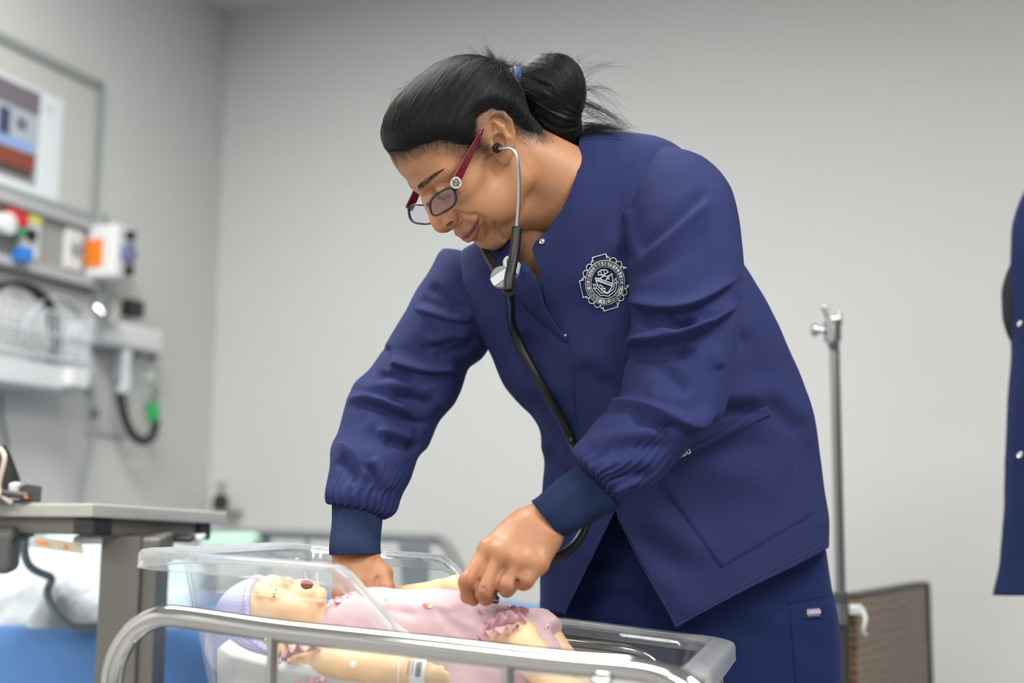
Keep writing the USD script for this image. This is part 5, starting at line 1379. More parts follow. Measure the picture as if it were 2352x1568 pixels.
for k_, (pts, amp, wid, wv, up) in enumerate(((((1104, 1462, 1.484), (1132, 1442, 1.474), (1168, 1430, 1.472), (1206, 1436, 1.485)), .006, .017, 4.5, CU * .75 + CR * .25 - CF * .45), (((1100, 1466, 1.480), (1128, 1448, 1.466), (1162, 1438, 1.464), (1200, 1440, 1.476)), .0055, .012, 5.5, -CU * .25 - CF * .9 - CR * .2),
    (((1108, 1452, 1.495), (1140, 1428, 1.49), (1176, 1418, 1.495), (1204, 1424, 1.505)), .006, .014, 4, CU * .9 + CR * .1), (((1142, 1420, 1.52), (1166, 1412, 1.515), (1200, 1414, 1.52)), .006, .012, 3, CU * .95 + CR * .2))):
    part(doll, 'leg_ruffle', ruffle(pj(*pts), amp, wid, wv, up, 23 + k_), M_pinkd, smooth=50, label='gathered leg opening')
def cuffleg(p):
    d = sd_chain(p, pj((1208, 1448, 1.575), (1236, 1452, 1.555), (1256, 1462, 1.545)), [.026, .0275, .0255], .006)
    return smax(d, (p - P(1270, 1462, 1.545)) @ unit(P(1272, 1466, 1.545) - P(1236, 1448, 1.555)), .004) - .005 * (meshkit.fbm(p * 45, 3, 3) - .5)
pl = implicit(cuffleg, P(1235, 1452, 1.56) - .06, P(1235, 1452, 1.56) + .06, .0018, margin=1.4)
part(doll, 'trouser_leg', pl, M_dress, smooth=True, label='pink leg end with snaps')
SP = SurfM(pl)
M_psnap = plain('pink_snap', (.78, .50, .52), .35)
for px in ((1258, 1442), (1245, 1459)):
    part(doll, 'snap_button', placed(trimesh.creation.torus(.0034, .0007), axis_frame(SP.at(np.array(px, float), .0006), SP.norm(px))), M_psnap, smooth=True)
M_red = plain('red_button', (.80, .06, .10), .35)
for px in ((777, 1379), (808, 1372)):
    part(doll, 'button', lathe([(.0001, 0), (.0055, 0), (.0062, .0012), (.0055, .0024), (.0030, .0020), (.0001, .0020)], 24, axis_frame(P(*px, 1.56), unit(CU * .85 - CF * .5))), M_red, smooth=40, label='red button')
# little embroidered motifs
M_mot = [plain('motif_orange', (.85, .28, .05), .7), plain('motif_pink', (.80, .10, .25), .7), plain('motif_green', (.50, .62, .36), .7)]
def spot(poly, m): 
    q = shapely.segmentize(shapely.Polygon(poly), 3); e = trimesh.creation.extrude_polygon(q, 1, engine='earcut'); v = e.vertices
    part(doll, 'motif', trimesh.Trimesh(SD.at(v[:, :2], .0002 + v[:, 2] * .0007), e.faces, process=False), m)
spot([(970, 1388), (976, 1386), (984, 1396), (978, 1396)], M_mot[1]); spot([(976, 1386), (985, 1386), (985, 1396), (981, 1394)], M_mot[0]); spot([(985, 1386), (996, 1389), (994, 1395), (985, 1397)], M_mot[2])
spot([(1094, 1396), (1100, 1400), (1108, 1409), (1098, 1402)], M_mot[0]); spot([(884, 1373), (890, 1375), (890, 1377), (884, 1375)], M_mot[2])
# arm joint disc and wrist band
M_white = plain('white_plastic', (.75, .75, .74), .4)
pj0 = P(811, 1526, 1.4355); part(doll, 'joint_pin', lathe([(.0001, 0), (.0036, 0), (.0040, .0008), (.0034, .0018), (.0001, .002)], 24, axis_frame(pj0, -CF * .95 + CU * .3)), M_white, smooth=40, label='white joint disc')
a0, a1 = P(920, 1540, 1.4405), P(981, 1546, 1.4375); ax = unit(a1 - a0)
bandM = axis_frame((a0 + a1) / 2, ax, CU)
ringo = manifold3d.Manifold.cylinder(float(np.linalg.norm(a1 - a0)), .0186, .0178, 48, True) - manifold3d.Manifold.cylinder(.2, .0176, .0172, 48, True)
band = thing('wrist_band', 'white printed identity band on the wrist of the doll', 'wrist band')
part(band, 'strap', placed(to_tm(ringo), bandM), plain('paper_white', (.72, .73, .73), .6), smooth=40)
prn = []
rb_ = np.random.default_rng(12)
def on_band(u, v, off=.0189):       # u along the wrist, v angle
    c = (a0 + a1) / 2 + ax * u; e1 = unit(-CF - ax * (-CF @ ax)); e2 = np.cross(ax, e1)
    return c + off * (math.cos(v) * e1 + math.sin(v) * e2)
e1_ = unit(-CF - ax * (-CF @ ax)); e2_ = np.cross(ax, e1_)
if e2_ @ CU < 0: e2s = -1
else: e2s = 1
def bquad(u0, u1, v0, v1):
    V = np.array([on_band(u, v * e2s, o) for o in (.0189, .0184) for v in np.linspace(v0, v1, 5) for u in (u0, u1)]); f = []
    for i in range(4): f += [(2 * i, 2 * i + 1, 2 * i + 3), (2 * i, 2 * i + 3, 2 * i + 2)]
    return trimesh.Trimesh(V, f, process=False)
for row, u in enumerate((-.009, -.0045, .0000)):
    v = .10
    while v < .95:
        w = rb_.uniform(.04, .1); prn.append(bquad(u, u + .0016, v, v + w)); v += w + rb_.uniform(.02, .05)
v = .02
while v < .95:
    w = rb_.choice([.012, .02, .03]); prn.append(bquad(.0045, .0110, v, v + w)); v += w + rb_.choice([.012, .02])
part(band, 'printing', join(*prn), plain('print_black', (.06, .06, .07), .7), label='printed lines and bar code')

P = _P0
# ------------------------------------------------------------------ things on the left wall
LX, LN, LZ = np.array([WD[0], WD[1], 0.0]), np.array([BD[0], BD[1], 0.0]), np.array([0, 0, 1.0])   # along, out of, up the wall
def wl(px, py, off=0.0): return on_left(px, py, off)
def wbox(p0, p1, depth, off=0.0, r=.004):
    """box on the left wall between two pixel corners (at the wall's depth)"""
    a, b = wl(*p0, off), wl(*p1, off); c = (a + b) / 2; d = b - a
    return obox(c + LN * depth / 2, LX, LN, LZ, (abs(d @ LX), depth, abs(d[2])), r)
M_frame_alu = plain('grey_frame', (.28, .31, .29), .45)
M_board = plain('board_face', (.53, .53, .49), .6)
M_paper = plain('white_paper', (.70, .75, .76), .7)
tr = wl(222, 190); br = wl(212, 525)
bx1 = (tr + br) @ LX / 2; z1, z0 = tr[2], wl(150, 500)[2] + .003
def W_at(x, z, off=0.0): 
    o = room(0, 0, 0); o[2] = 0; k = x - o @ LX; return o + LX * k + LZ * z + LN * off
def wall_box(x0, x1, za, zb, depth, off=0.0, r=.004): return obox(W_at((x0 + x1) / 2, (za + zb) / 2, off + depth / 2), LX, LN, LZ, (abs(x1 - x0), depth, abs(zb - za)), r)
bw_ = 1.35
nb = thing('notice_board', 'large grey framed notice board on the left wall', 'notice board')
part(nb, 'panel', wall_box(bx1 - bw_, bx1, z0, z1, .012, 0), M_board)
for x0, x1, za, zb in ((bx1 - bw_, bx1, z1 - .028, z1), (bx1 - bw_, bx1, z0, z0 + .028), (bx1 - .028, bx1, z0, z1), (bx1 - bw_, bx1 - bw_ + .028, z0, z1)):
    part(nb, 'frame_bar', wall_box(x0, x1, za, zb, .024), M_frame_alu)
# a printed sheet pinned to it
pa, pb = wl(-40, 195, .014), wl(133, 460, .014)
sx0, sx1 = pa @ LX, pb @ LX; sz1, sz0 = wl(133, 225, .014)[2], wl(125, 462, .014)[2]
sheet_ = thing('printed_sheet', 'white printed sheet with a photo of a room on the notice board', 'poster')
part(sheet_, 'paper', wall_box(sx0, sx1, sz0, sz1, .0015, .0125, .0004), M_paper)
px0, px1 = wl(0, 300, .014) @ LX - .05, wl(88, 300, .014) @ LX
_n = [0]
def newname(s): _n[0] += 1; return '%s_%d' % (s, _n[0])
def prn(x0, x1, za, zb, col, k=0): part(sheet_, 'print_patch', wall_box(px0 + (px1 - px0) * x0, px0 + (px1 - px0) * x1, sz0 + (sz1 - sz0) * za, sz0 + (sz1 - sz0) * zb, .0006, .0142 + .0003 * k, .0001), plain(newname('print_ink'), col, .6))
prn(0, 1, .07, .96, (.30, .28, .29)); prn(0, 1, .74, .96, (.17, .15, .165), 1); prn(0, 1, .38, .74, (.42, .45, .50), 1); prn(.2, .42, .45, .70, (.04, .06, .12), 2); prn(.55, .75, .55, .66, (.12, .14, .18), 2)
prn(.12, .9, .35, .46, (.26, .38, .62), 2); prn(.10, .95, .20, .36, (.24, .055, .03), 2); prn(.15, .9, .12, .20, (.07, .05, .05), 2); prn(1.10, 1.3, .84, .86, (.4, .45, .48), 1)
# service rail with outlets
rx1 = wl(196, 560) @ LX; 
rz = [wl(150, 500)[2], wl(150, 523)[2], wl(150, 632)[2], wl(150, 655)[2]]
srv = thing('service_rail', 'grey wall mounted service rail with gas and power outlets under the notice board', 'wall rail')
M_rail = plain('rail_grey', (.40, .41, .41), .4); M_back = plain('rail_back', (.31, .30, .28), .5)
part(srv, 'back_panel', wall_box(rx1 - 1.7, rx1, rz[3], rz[0], .03), M_back)
part(srv, 'rail', wall_box(rx1 - 1.72, rx1 + .01, rz[1], rz[0], .055), M_rail); part(srv, 'rail', wall_box(rx1 - 1.72, rx1 + .01, rz[3], rz[2], .055), M_rail)
part(srv, 'end_cap', wall_box(rx1, rx1 + .03, rz[3] - .01, rz[0] + .035, .06), M_frame_alu)
M_wplate = plain('white_plate', (.68, .69, .67), .4); M_blackp = plain('black_part', (.015, .017, .018), .45)
def outlet(px, w, tab):
    c = wl(px, 575, .03); x = c @ LX; zc = (rz[1] + rz[2]) / 2
    part(srv, 'outlet_plate', wall_box(x - w / 2, x + w / 2, zc - .062, zc + .062, .014, .03), M_wplate)
    if tab is not None: part(srv, 'outlet_tab', wall_box(x - w / 2, x + w / 2, zc + .04, zc + .064, .004, .044), plain(newname('outlet_tab'), tab, .5))
    part(srv, 'outlet_socket', placed(lathe([(.0001, 0), (.020, 0), (.018, .012), (.009, .014), (.0001, .014)], 20), axis_frame(W_at(x, zc + .005, .044), LN)), M_blackp if tab else M_frame_alu, smooth=40)
outlet(58, .085, (.62, .58, .16)); outlet(163, .075, None)
c = wl(14, 520, .03)
part(srv, 'red_tab', wall_box(c @ LX - .035, c @ LX + .035, wl(14, 527)[2], wl(14, 494)[2], .03, .05), plain('red_plastic', (.55, .025, .02), .4))
part(srv, 'green_tab', wall_box(c @ LX - .045, c @ LX + .025, wl(5, 548)[2], wl(5, 528)[2], .03, .05), plain('green_plastic', (.05, .28, .13), .4))
part(srv, 'white_knob', lathe([(.0001, 0), (.03, 0), (.03, .04), (.0001, .045)], 20, axis_frame(wl(-4, 515, .05), LN)), M_wplate, smooth=40)
part(srv, 'blue_lever', wall_box(wl(-8, 590)@LX, wl(12, 590)@LX, wl(0, 605)[2], wl(0, 572)[2], .05, .05), plain('blue_plastic', (.02, .16, .50), .4))
# flow regulator box
reg = thing('suction_regulator', 'white regulator box with an orange label and a gauge at the rail end', 'regulator')
rxa = wl(196, 580, .05) @ LX; rzt, rzb = wl(235, 512, .1)[2], wl(235, 638, .1)[2]
rxa += .02; part(reg, 'body', wall_box(rxa, rxa + .11, rzb, rzt, .115, .03, .012), M_wplate, smooth=40)
part(reg, 'orange_label', wall_box(rxa - .003, rxa + .001, wl(205, 603, .1)[2], wl(205, 537, .1)[2], .062, .036, .001), plain('orange_label', (.78, .20, .015), .5))
gp = wl(263, 575, .14); go = W_at(rxa + .055, gp[2], .147)
part(reg, 'gauge', lathe([(.0001, -.01), (.032, -.01), (.034, .008), (.030, .014), (.0001, .014)], 28, axis_frame(go, LN)), plain('gauge_blue', (.16, .18, .30), .3), smooth=40)
part(reg, 'gauge_needle', obox(go + LN * .016 - LZ * .02, LX, LN, LZ, (.02, .003, .008), .001), plain('gauge_red', (.5, .05, .04), .4))
for zz in (wl(263, 532, .14)[2], wl(263, 616, .14)[2]): part(reg, 'knob', lathe([(.0001, 0), (.015, 0), (.015, .022), (.0001, .024)], 18, axis_frame(W_at(rxa + .055, zz, .144), LN)), M_blackp, smooth=40)
# wire basket with coiled tubing
bsk = thing('wire_basket', 'wire basket on the left wall holding coiled cables above a white tray', 'basket')
M_wire = plain('coated_wire', (.60, .63, .65), .35)
bx_a, bx_b = wl(-200, 800, .15) @ LX, wl(192, 800, .15) @ LX; bzt, bzb = wl(120, 722, .12)[2], wl(120, 826, .12)[2]
def wire(pts, r=.0032): part(bsk, 'wire', tube(pts, r, 8), M_wire, smooth=True)
for zz in (bzt, (bzt + bzb) / 2, bzb): wire([W_at(bx_a, zz, .01), W_at(bx_a, zz, .16), W_at(bx_b, zz, .16), W_at(bx_b, zz, .01)], .004)
for x in np.linspace(bx_a, bx_b, 22): wire([W_at(x, bzt, .16), W_at(x, bzb, .16), W_at(x, bzb, .01)])
part(bsk, 'end_plate', wall_box(bx_b, bx_b + .03, bzb - .03, bzt + .01, .15), plain('clear_white', (.62, .66, .68), .3))
part(bsk, 'tray', wall_box(bx_a, bx_b + .01, wl(120, 900, .1)[2], wl(120, 842, .1)[2], .15, .005, .01), plain('tray_white', (.60, .61, .60), .4), smooth=40)
part(bsk, 'tray_clip', wall_box(wl(145, 880, .16) @ LX, wl(190, 880, .16) @ LX, wl(165, 890, .16)[2], wl(165, 848, .16)[2], .03, .155, .006), M_wplate)
cc = wl(38, 758, .10); th = np.linspace(0, 2 * np.pi * 2.6, 160)
coil = thing('cable_coil', 'black cable coiled in a ring in the wire basket', 'cable')
part(coil, 'cable', tube(cc + (LX * (.16 + .006 * np.sin(th * .7))[:, None] * np.cos(th)[:, None] + LZ * (.13 + .004 * np.cos(th))[:, None] * np.sin(th)[:, None] + LN * (.004 * th - .03)[:, None] * .6), .0075, 10), M_blackp, smooth=True)
cc = wl(128, 770, .09); th = np.linspace(0, 2 * np.pi * 1.7, 100)
coil2 = thing('cable_coil', 'pale grey cable coiled behind the black one in the wire basket', 'cable')
part(coil2, 'cable', tube(cc + (LX * .13 * np.cos(th)[:, None] + LZ * .11 * np.sin(th)[:, None] + LN * (.004 * th - .01)[:, None] * .6), .006, 10), plain('pale_cable', (.42, .45, .45), .5), smooth=True)
# diagnostic wall unit with a coiled cord
dg = thing('diagnostic_unit', 'white wall diagnostic unit with a chrome head, hanging handle and black coiled cord', 'medical device')
ux = wl(215, 760, .04) @ LX
part(dg, 'body', wall_box(wl(212, 760, .04) @ LX, wl(345, 760, .04) @ LX, wl(280, 800, .08)[2], wl(280, 738, .08)[2], .10, .0, .02), M_wplate, smooth=40)
part(dg, 'mount_plate', wall_box(wl(205, 760) @ LX, wl(300, 760) @ LX, wl(250, 1000)[2], wl(250, 800)[2], .012), plain('plate_grey', (.50, .50, .49), .5))
hc = wl(241, 712, .11); part(dg, 'chrome_head', lathe([(.0001, -.02), (.034, -.02), (.044, -.008), (.044, .014), (.030, .026), (.0001, .028)], 28, axis_frame(hc, LN * .8 + LX * -.2 + LZ * .4)), plain('bright_chrome', (.75, .78, .77), .15, metal=1.), smooth=40)
part(dg, 'black_head', wall_box(wl(295, 705, .08) @ LX, wl(328, 705, .08) @ LX, wl(310, 728, .08)[2], wl(310, 688, .08)[2], .04, .05, .008), M_blackp, smooth=40)
part(dg, 'handle', cyl(wl(283, 905, .07), wl(286, 802, .07), .022, 20, .006), plain('handle_white', (.58, .62, .63), .4), smooth=40)
part(dg, 'handle_grip', cyl(wl(268, 880, .065), wl(272, 806, .065), .013, 16, .004), plain('grip_grey', (.22, .23, .23), .5), smooth=40)
for (x, y) in ((311, 812), (341, 820)): part(dg, 'hook', lathe([(.0001, 0), (.012, 0), (.012, .03), (.0001, .032)], 16, axis_frame(wl(x, y, .05), LN)), plain('hook_%d' % x, (.12, .13, .13), .4), smooth=40)
part(dg, 'handpiece', cyl(wl(352, 968, .08), wl(350, 925, .08), .021, 20, .006), plain('green_grip', (.03, .36, .10), .45), smooth=40, label='green handpiece')
part(dg, 'handpiece_neck', cyl(wl(352, 927, .08), wl(358, 890, .08), .014, 16, .004), plain('neck_grey', (.16, .18, .17), .5), smooth=40)
part(dg, 'handpiece_cap', cyl(wl(343, 876, .08), wl(344, 858, .08), .018, 16, .005), plain('cap_pale_green', (.38, .52, .43), .45), smooth=40)
hp_ = smooth_path([wl(276, 905, .08), wl(283, 945, .085), wl(300, 990, .09), wl(325, 1012, .09), wl(350, 1000, .085), wl(358, 966, .08)], 300)
t_ = unit(np.gradient(hp_, axis=0)); n1_ = unit(np.cross(t_, LN)); n2_ = np.cross(t_, n1_); a_ = np.linspace(0, 2 * np.pi * 30, 300)
part(dg, 'coiled_cord', tube(hp_ + .0085 * (np.cos(a_)[:, None] * n1_ + np.sin(a_)[:, None] * n2_), .0065, 8), M_blackp, smooth=True)
# grey cord down the wall
cord = thing('wall_cord', 'grey cord hanging down the wall from the tray beside the diagnostic unit', 'cord')
part(cord, 'cable', tube([wl(195, 868, .03), wl(208, 885, .03), wl(216, 925, .03), wl(213, 985, .03), wl(205, 1030, .025), wl(192, 1090, .025), wl(183, 1160, .02), wl(178, 1260, .02)], .0085, 10, n=80), plain('cord_grey', (.33, .36, .35), .5), smooth=True)
part(cord, 'connector', cyl(wl(218, 940, .03), wl(216, 960, .03), .013, 14, .003), plain('connector_dark', (.10, .10, .10), .5), smooth=40)
cord2 = thing('wall_cord', 'thin grey cord hanging beneath the tray at the edge of the picture', 'cord')
part(cord2, 'cable', tube([wl(2, 905, .04), wl(4, 960, .04), wl(14, 1010, .04), wl(12, 1060, .04), wl(-20, 1120, .04)], .006, 10, n=50), plain('cord_dark', (.14, .16, .16), .5), smooth=True)

# small dark bottle by the back wall
bt = on_back(507, 1150, .12)
disp = thing('soap_dispenser', 'small dark dispenser with a pale pump on the back wall corner', 'dispenser')
part(disp, 'bottle', lathe([(.0001, -.028), (.026, -.028), (.028, -.02), (.026, .012), (.012, .024), (.0001, .026)], 20, axis_frame(bt, LZ)), M_blackp, smooth=40)
part(disp, 'pump', lathe([(.0001, .02), (.010, .02), (.010, .05), (.022, .052), (.022, .062), (.0001, .064)], 16, axis_frame(bt, LZ)), plain('pump_grey', (.30, .32, .31), .4), smooth=40)
dw = room(0, 0, 0); part(disp, 'bracket', obox(bt - LZ * .034 - np.array([*(-WD), 0]) * .05, BD.tolist() + [0], [*(-WD), 0], LZ, (.05, .115, .01), .003), M_frame_alu)

# ------------------------------------------------------------------ overbed table
M_top = plain('table_laminate', (.43, .42, .38), .45, var=.05, vscale=12.)
M_tbl = plain('table_metal', (.135, .13, .115), .5); M_tblk = plain('table_black', (.02, .02, .02), .5)
tc0, tcR, tcL = P(212, 1156, 2.05), P(517, 1168, 2.34), P(-180, 1163, 2.32)
tc0[2] = tc0[2]; zt = tc0[2]; tcR[2] = zt - .012; tcL[2] = zt - .002
tc3 = tcR + tcL - tc0
def quad_slab(c, th, r=.003, inset_=0.0):
    c = np.array(c); m = c.mean(0); c = c + unit(m - c) * inset_
    s = manifold3d.Manifold.sphere(r, 12)
    pts = [x - [0, 0, r] for x in c] + [x - [0, 0, th - r] for x in c]
    return to_tm(manifold3d.Manifold.batch_hull([s.translate(tuple(map(float, p))) for p in pts]))
table = thing('overbed_table', 'grey topped overbed table with a brown grey column left of the bassinet', 'table')
part(table, 'table_top', quad_slab([tc0, tcR, tc3, tcL], .0215), M_top, smooth=40)
eR, eL = unit(tcR - tc0), unit(tcL - tc0)
low = lambda p, dz: p - np.array([0, 0, dz])
def beam(a, b, h, w, m, name='beam', zt=.0225):
    a, b = np.asarray(a), np.asarray(b); d = unit(b - a); s = unit(np.cross(d, LZ)); u = np.cross(s, d)
    return part(table, name, obox((a + b) / 2 - u * (zt + h / 2), d, s, u, (np.linalg.norm(b - a), w, h), .003), m)
i0 = tc0 + eR * .03 + eL * .03
beam(i0 + eR * .01, i0 + eR * (np.linalg.norm(tcR - tc0) - .09), .026, .03, M_tbl); beam(i0 + eL * .01, tcL + eR * .03, .026, .03, M_tbl)
part(table, 'corner_cap', obox(i0 - LZ * .0355, eR, np.cross(LZ, eR), LZ, (.045, .045, .027), .004), M_tblk)
part(table, 'corner_cap', obox(tcR - eR * .045 + eL * .03 - LZ * .036, eR, np.cross(LZ, eR), LZ, (.03, .045, .03), .004), M_tblk)
cA, cB = P(236, 1300, 2.14), P(318, 1300, 2.14); 
cw_ = cB[0] - cA[0]; cc_ = np.array([(cA[0] + cB[0]) / 2, 2.185, 0]); zb_ = zt - .052
col = extrude(shapely.union_all([shapely.box(-cw_ / 2, -.045, cw_ / 2, .045).buffer(.004), shapely.box(cw_ / 2 - .002, -.035, cw_ / 2 + .026, .035).buffer(.003)]), zb_ - .10, trimesh.transformations.translation_matrix((cc_[0], cc_[1], .10)))
part(table, 'column', col, M_tbl, smooth=30)
part(table, 'column_collar', obox((cc_[0] + .02, cc_[1], zb_ - .02), CR, CF, LZ, (cw_ + .03, .088, .045), .006), M_tbl)
part(table, 'base', join(obox((cc_[0], cc_[1] + .25, .07), (1, 0, 0), (0, 1, 0), LZ, (.09, .62, .05), .01), obox((cc_[0] + .02, cc_[1] - .03, .08), (1, 0, 0), (0, 1, 0), LZ, (cw_ + .09, .13, .06), .01)), M_tbl)
lk = P(140, 1222, 2.16); part(table, 'tray_runner', obox(P(-10, 1232, 2.2), CR, CF, LZ, (.10, .10, .014), .004), M_tblk)
part(table, 'end_bracket', obox(P(8, 1262, 2.17), CR, CF, LZ, (.045, .05, .075), .012), plain('bracket_dark', (.09, .09, .085), .5))
part(table, 'latch', obox(P(208, 1238, 2.15), CR, CF, LZ, (.05, .03, .012), .003), M_wplate); part(table, 'latch', obox(P(440, 1234, 2.27), CR, CF, LZ, (.045, .03, .010), .003), M_wplate); part(table, 'latch', obox(P(412, 1236, 2.24), CR, CF, LZ, (.05, .03, .010), .003), M_tblk)
tg = thing('hanging_tag', 'beige card with small orange print hanging under the overbed table', 'tag')
ga, gb = P(76, 1232, 2.12), P(188, 1247, 2.12); gx = unit(gb - ga); gz = unit(P(80, 1256, 2.12) - P(77, 1232, 2.12))
part(tg, 'card', obox((ga + gb) / 2 + gz * .0085, gx, np.cross(gx, gz), gz, (np.linalg.norm(gb - ga), .0015, .0175), .0005), plain('card_beige', (.52, .48, .36), .6))
ny = unit(np.cross(gx, gz)); ny = ny if ny @ CF < 0 else -ny
def tagp(u, v, w, h, c): part(tg, 'print_mark', obox(ga + gx * u + gz * v + ny * .0011, gx, ny, gz, (w, .0006, h), .0001), c)
M_or = plain('orange_print', (.75, .22, .05), .6)
for u, v, w in ((.014, .007, .022), (.016, .011, .018)): tagp(u, v, w, .0026, M_or)
trm = shapely.Polygon([(-.006, -.004), (.006, -.004), (0, .0045)]); part(tg, 'print_mark', extrude(trm, .0006, frame(gx, -gz, ny, ga + gx * .054 + gz * .009 + ny * .0008)), M_or)
tagp(.037, .009, .002, .016, plain('card_fold', (.66, .62, .50), .6))
# device on the table
dv = thing('desk_device', 'black swivel device with a ribbed box standing on the overbed table', 'device')
Yd2 = 2.16
def dpx(poly, y0, th): return to_tm(man(cone_cut(poly, y0, y0 + th)))
part(dv, 'tilted_panel', dpx([(-60, 1000), (-8, 1028), (12, 1022), (24, 1040), (46, 1098), (48, 1118), (30, 1126), (20, 1152), (-60, 1152)], Yd2, .07), M_blackp)
part(dv, 'ribbed_box', dpx([(46, 1118), (60, 1111), (96, 1117), (94, 1153), (46, 1153)], Yd2 - .02, .06), plain('charcoal_plastic', (.05, .05, .05), .5))
for k in range(7): part(dv, 'rib', dpx([(66 + k * 4, 1118), (68 + k * 4, 1118), (68 + k * 4, 1148), (66 + k * 4, 1148)], Yd2 - .0225, .004), plain('rib_grey_%d' % k, (.12, .12, .12), .5))
part(dv, 'arm', cyl(P(4, 1132, Yd2 - .03), P(64, 1139, Yd2 - .03), .006, 14, .002), plain('arm_dark', (.05, .045, .04), .5), smooth=40)
tri = shapely.Polygon([(-.0045, -.0035), (.0045, -.0035), (0, .0045)]); part(dv, 'warning_mark', extrude(tri, .0005, frame(CR, CU, -CF, P(60, 1139, Yd2 - .0375))), M_or)
part(dv, 'white_button', obox(P(34, 1122, Yd2 - .02), CR, CF, CU, (.014, .02, .02), .003), M_wplate)
part(dv, 'cord', tube([P(0, 1030, Yd2 - .02), P(10, 1050, Yd2 - .03), P(2, 1090, Yd2 - .03), P(-2, 1125, Yd2 - .03), P(10, 1142, Yd2 - .03), P(28, 1155, Yd2 - .03)], .004, 10, n=50), plain('cord_beige', (.62, .50, .42), .5), smooth=True)
part(dv, 'foot', obox(np.array([P(0, 1155, Yd2 + .03)[0], Yd2 + .03, zt + .003]), (1, 0, 0), (0, 1, 0), LZ, (.07, .10, .006), .002), M_blackp)

# ------------------------------------------------------------------ hospital bed behind
bd = np.array([math.cos(math.radians(14)), -math.sin(math.radians(14)), 0]); bn = np.array([-bd[1], bd[0], 0]); bn = bn if bn[1] > 0 else -bn
b0 = P(60, 1500, 2.50); b0[2] = 0; b0 = b0 - bd * .45           # near corner at the head end
BLN, BWD, BTOP = 1.72, .92, .695
def bed(l, w, z): return b0 + bd * l + bn * w + np.array([0, 0, z])
hb_ = thing('hospital_bed', 'hospital bed with a blue blanket and grey side rails behind the overbed table', 'bed')
M_mat = plain('mattress_white', (.60, .62, .62), .7)
part(hb_, 'mattress', obox(bed(BLN / 2, BWD / 2, BTOP - .09), bd, bn, LZ, (BLN, BWD, .18), .04), M_mat, smooth=40)
part(hb_, 'deck', obox(bed(BLN / 2, BWD / 2, BTOP - .22), bd, bn, LZ, (BLN + .05, BWD - .05, .06), .01), plain('bed_deck', (.35, .35, .34), .5))
for l in (.2, BLN - .2):
    for w in (.12, BWD - .12): part(hb_, 'leg', cyl(bed(l, w, 0), bed(l, w, BTOP - .2), .03, 18), plain('bed_leg_%d_%d' % (l * 10, w * 10), (.35, .35, .34), .4), smooth=40)
part(hb_, 'headboard', obox(bed(-.05, BWD / 2, .60), bd, bn, LZ, (.04, BWD + .02, .52), .015), plain('headboard_pale', (.55, .56, .54), .5))
# blanket: top and the near side that hangs down, with folds
M_blank = cloth('blue_blanket', (.10, .22, .48), .85, 600., .3)
nl, nw = 220, 110
l_ = np.linspace(.02, BLN - .05, nl); s_ = np.linspace(-.42, BWD + .15, nw)
Lg, Sg = np.meshgrid(l_, s_, indexing='ij')
top = BTOP + .012
rr_ = .05
wv = np.where(Sg < rr_, np.where(Sg > rr_ - rr_ * 1.57, rr_ - rr_ * np.sin((rr_ - Sg) / rr_), 0.0), Sg)
zv = np.where(Sg < rr_, np.where(Sg > rr_ - rr_ * 1.57, top - rr_ * (1 - np.cos((rr_ - Sg) / rr_)), top - rr_ + (Sg - (rr_ - rr_ * 1.57))), top)
foldz = (meshkit.fbm(np.stack([Lg * 5, Sg * 1.5, Lg * 0], -1), 3, 8) - .5)
fo = np.where(Sg < 0, .035 * np.sin(Lg * 24 + 3 * foldz) * sstep(0, -.25, Sg) - .02 * sstep(0, -.3, Sg), 0)
bv = bed(0, 0, 0) + Lg[..., None] * bd + (wv + fo - .015)[..., None] * bn + LZ * (zv + .03 * foldz)[..., None]
bot = bv - LZ * .004 * (Sg > 0)[..., None] + bn * .006 * (Sg <= 0)[..., None]
k = nl * nw; i, j = np.meshgrid(np.arange(nl - 1), np.arange(nw - 1), indexing='ij'); q = (i * nw + j).ravel()
F = np.vstack([np.stack([q, q + 1, q + nw + 1], 1), np.stack([q, q + nw + 1, q + nw], 1)])
mm = trimesh.Trimesh(np.vstack([bv.reshape(-1, 3), bot.reshape(-1, 3)]), np.vstack([F, F[:, ::-1] + k]), process=False)
blanket = single('blanket', mm, M_blank, 'blue ribbed blanket spread over the hospital bed', 'blanket', smooth=True)
# side rails
M_brail = plain('bed_rail_grey', (.15, .155, .148), .5)
def bedrail(pxs, Y, label=None):
    r = thing('bed_rail', label, 'bed rail')
    return r
ra = [(470, 1228), (540, 1222), (700, 1225), (860, 1231), (985, 1236), (1020, 1246), (1045, 1286), (1062, 1326), (1072, 1400)]
Yr = np.linspace(3.32, 3.10, len(ra))
part(hb_, 'side_rail', tube([P(*p, y) for p, y in zip(ra, Yr)], .013, 14, n=120), M_brail, smooth=True)
def slat(p0, p1, p2, p3, Y, name='rail_panel'): part(hb_, name, dpx([p0, p1, p2, p3], Y, .03), M_brail)
slat((592, 1234), (622, 1234), (628, 1420), (600, 1420), 3.28); slat((915, 1240), (990, 1242), (980, 1430), (930, 1430), 3.14); slat((470, 1236), (500, 1232), (500, 1420), (470, 1420), 3.31)
part(hb_, 'rail_bar', tube([P(470, 1420, 3.31), P(700, 1425, 3.24), P(1000, 1435, 3.12), P(1070, 1440, 3.10)], .013, 12, n=40), M_brail, smooth=True)
slat((700, 1233), (712, 1233), (712, 1425), (700, 1425), 3.24)
for wv_ in ((3.30, 480), (3.12, 980)):
    p = P(wv_[1], 1430, wv_[0]); part(hb_, 'rail_leg', cyl((p[0], p[1], BTOP - .2), p, .014, 14), M_brail, smooth=40)
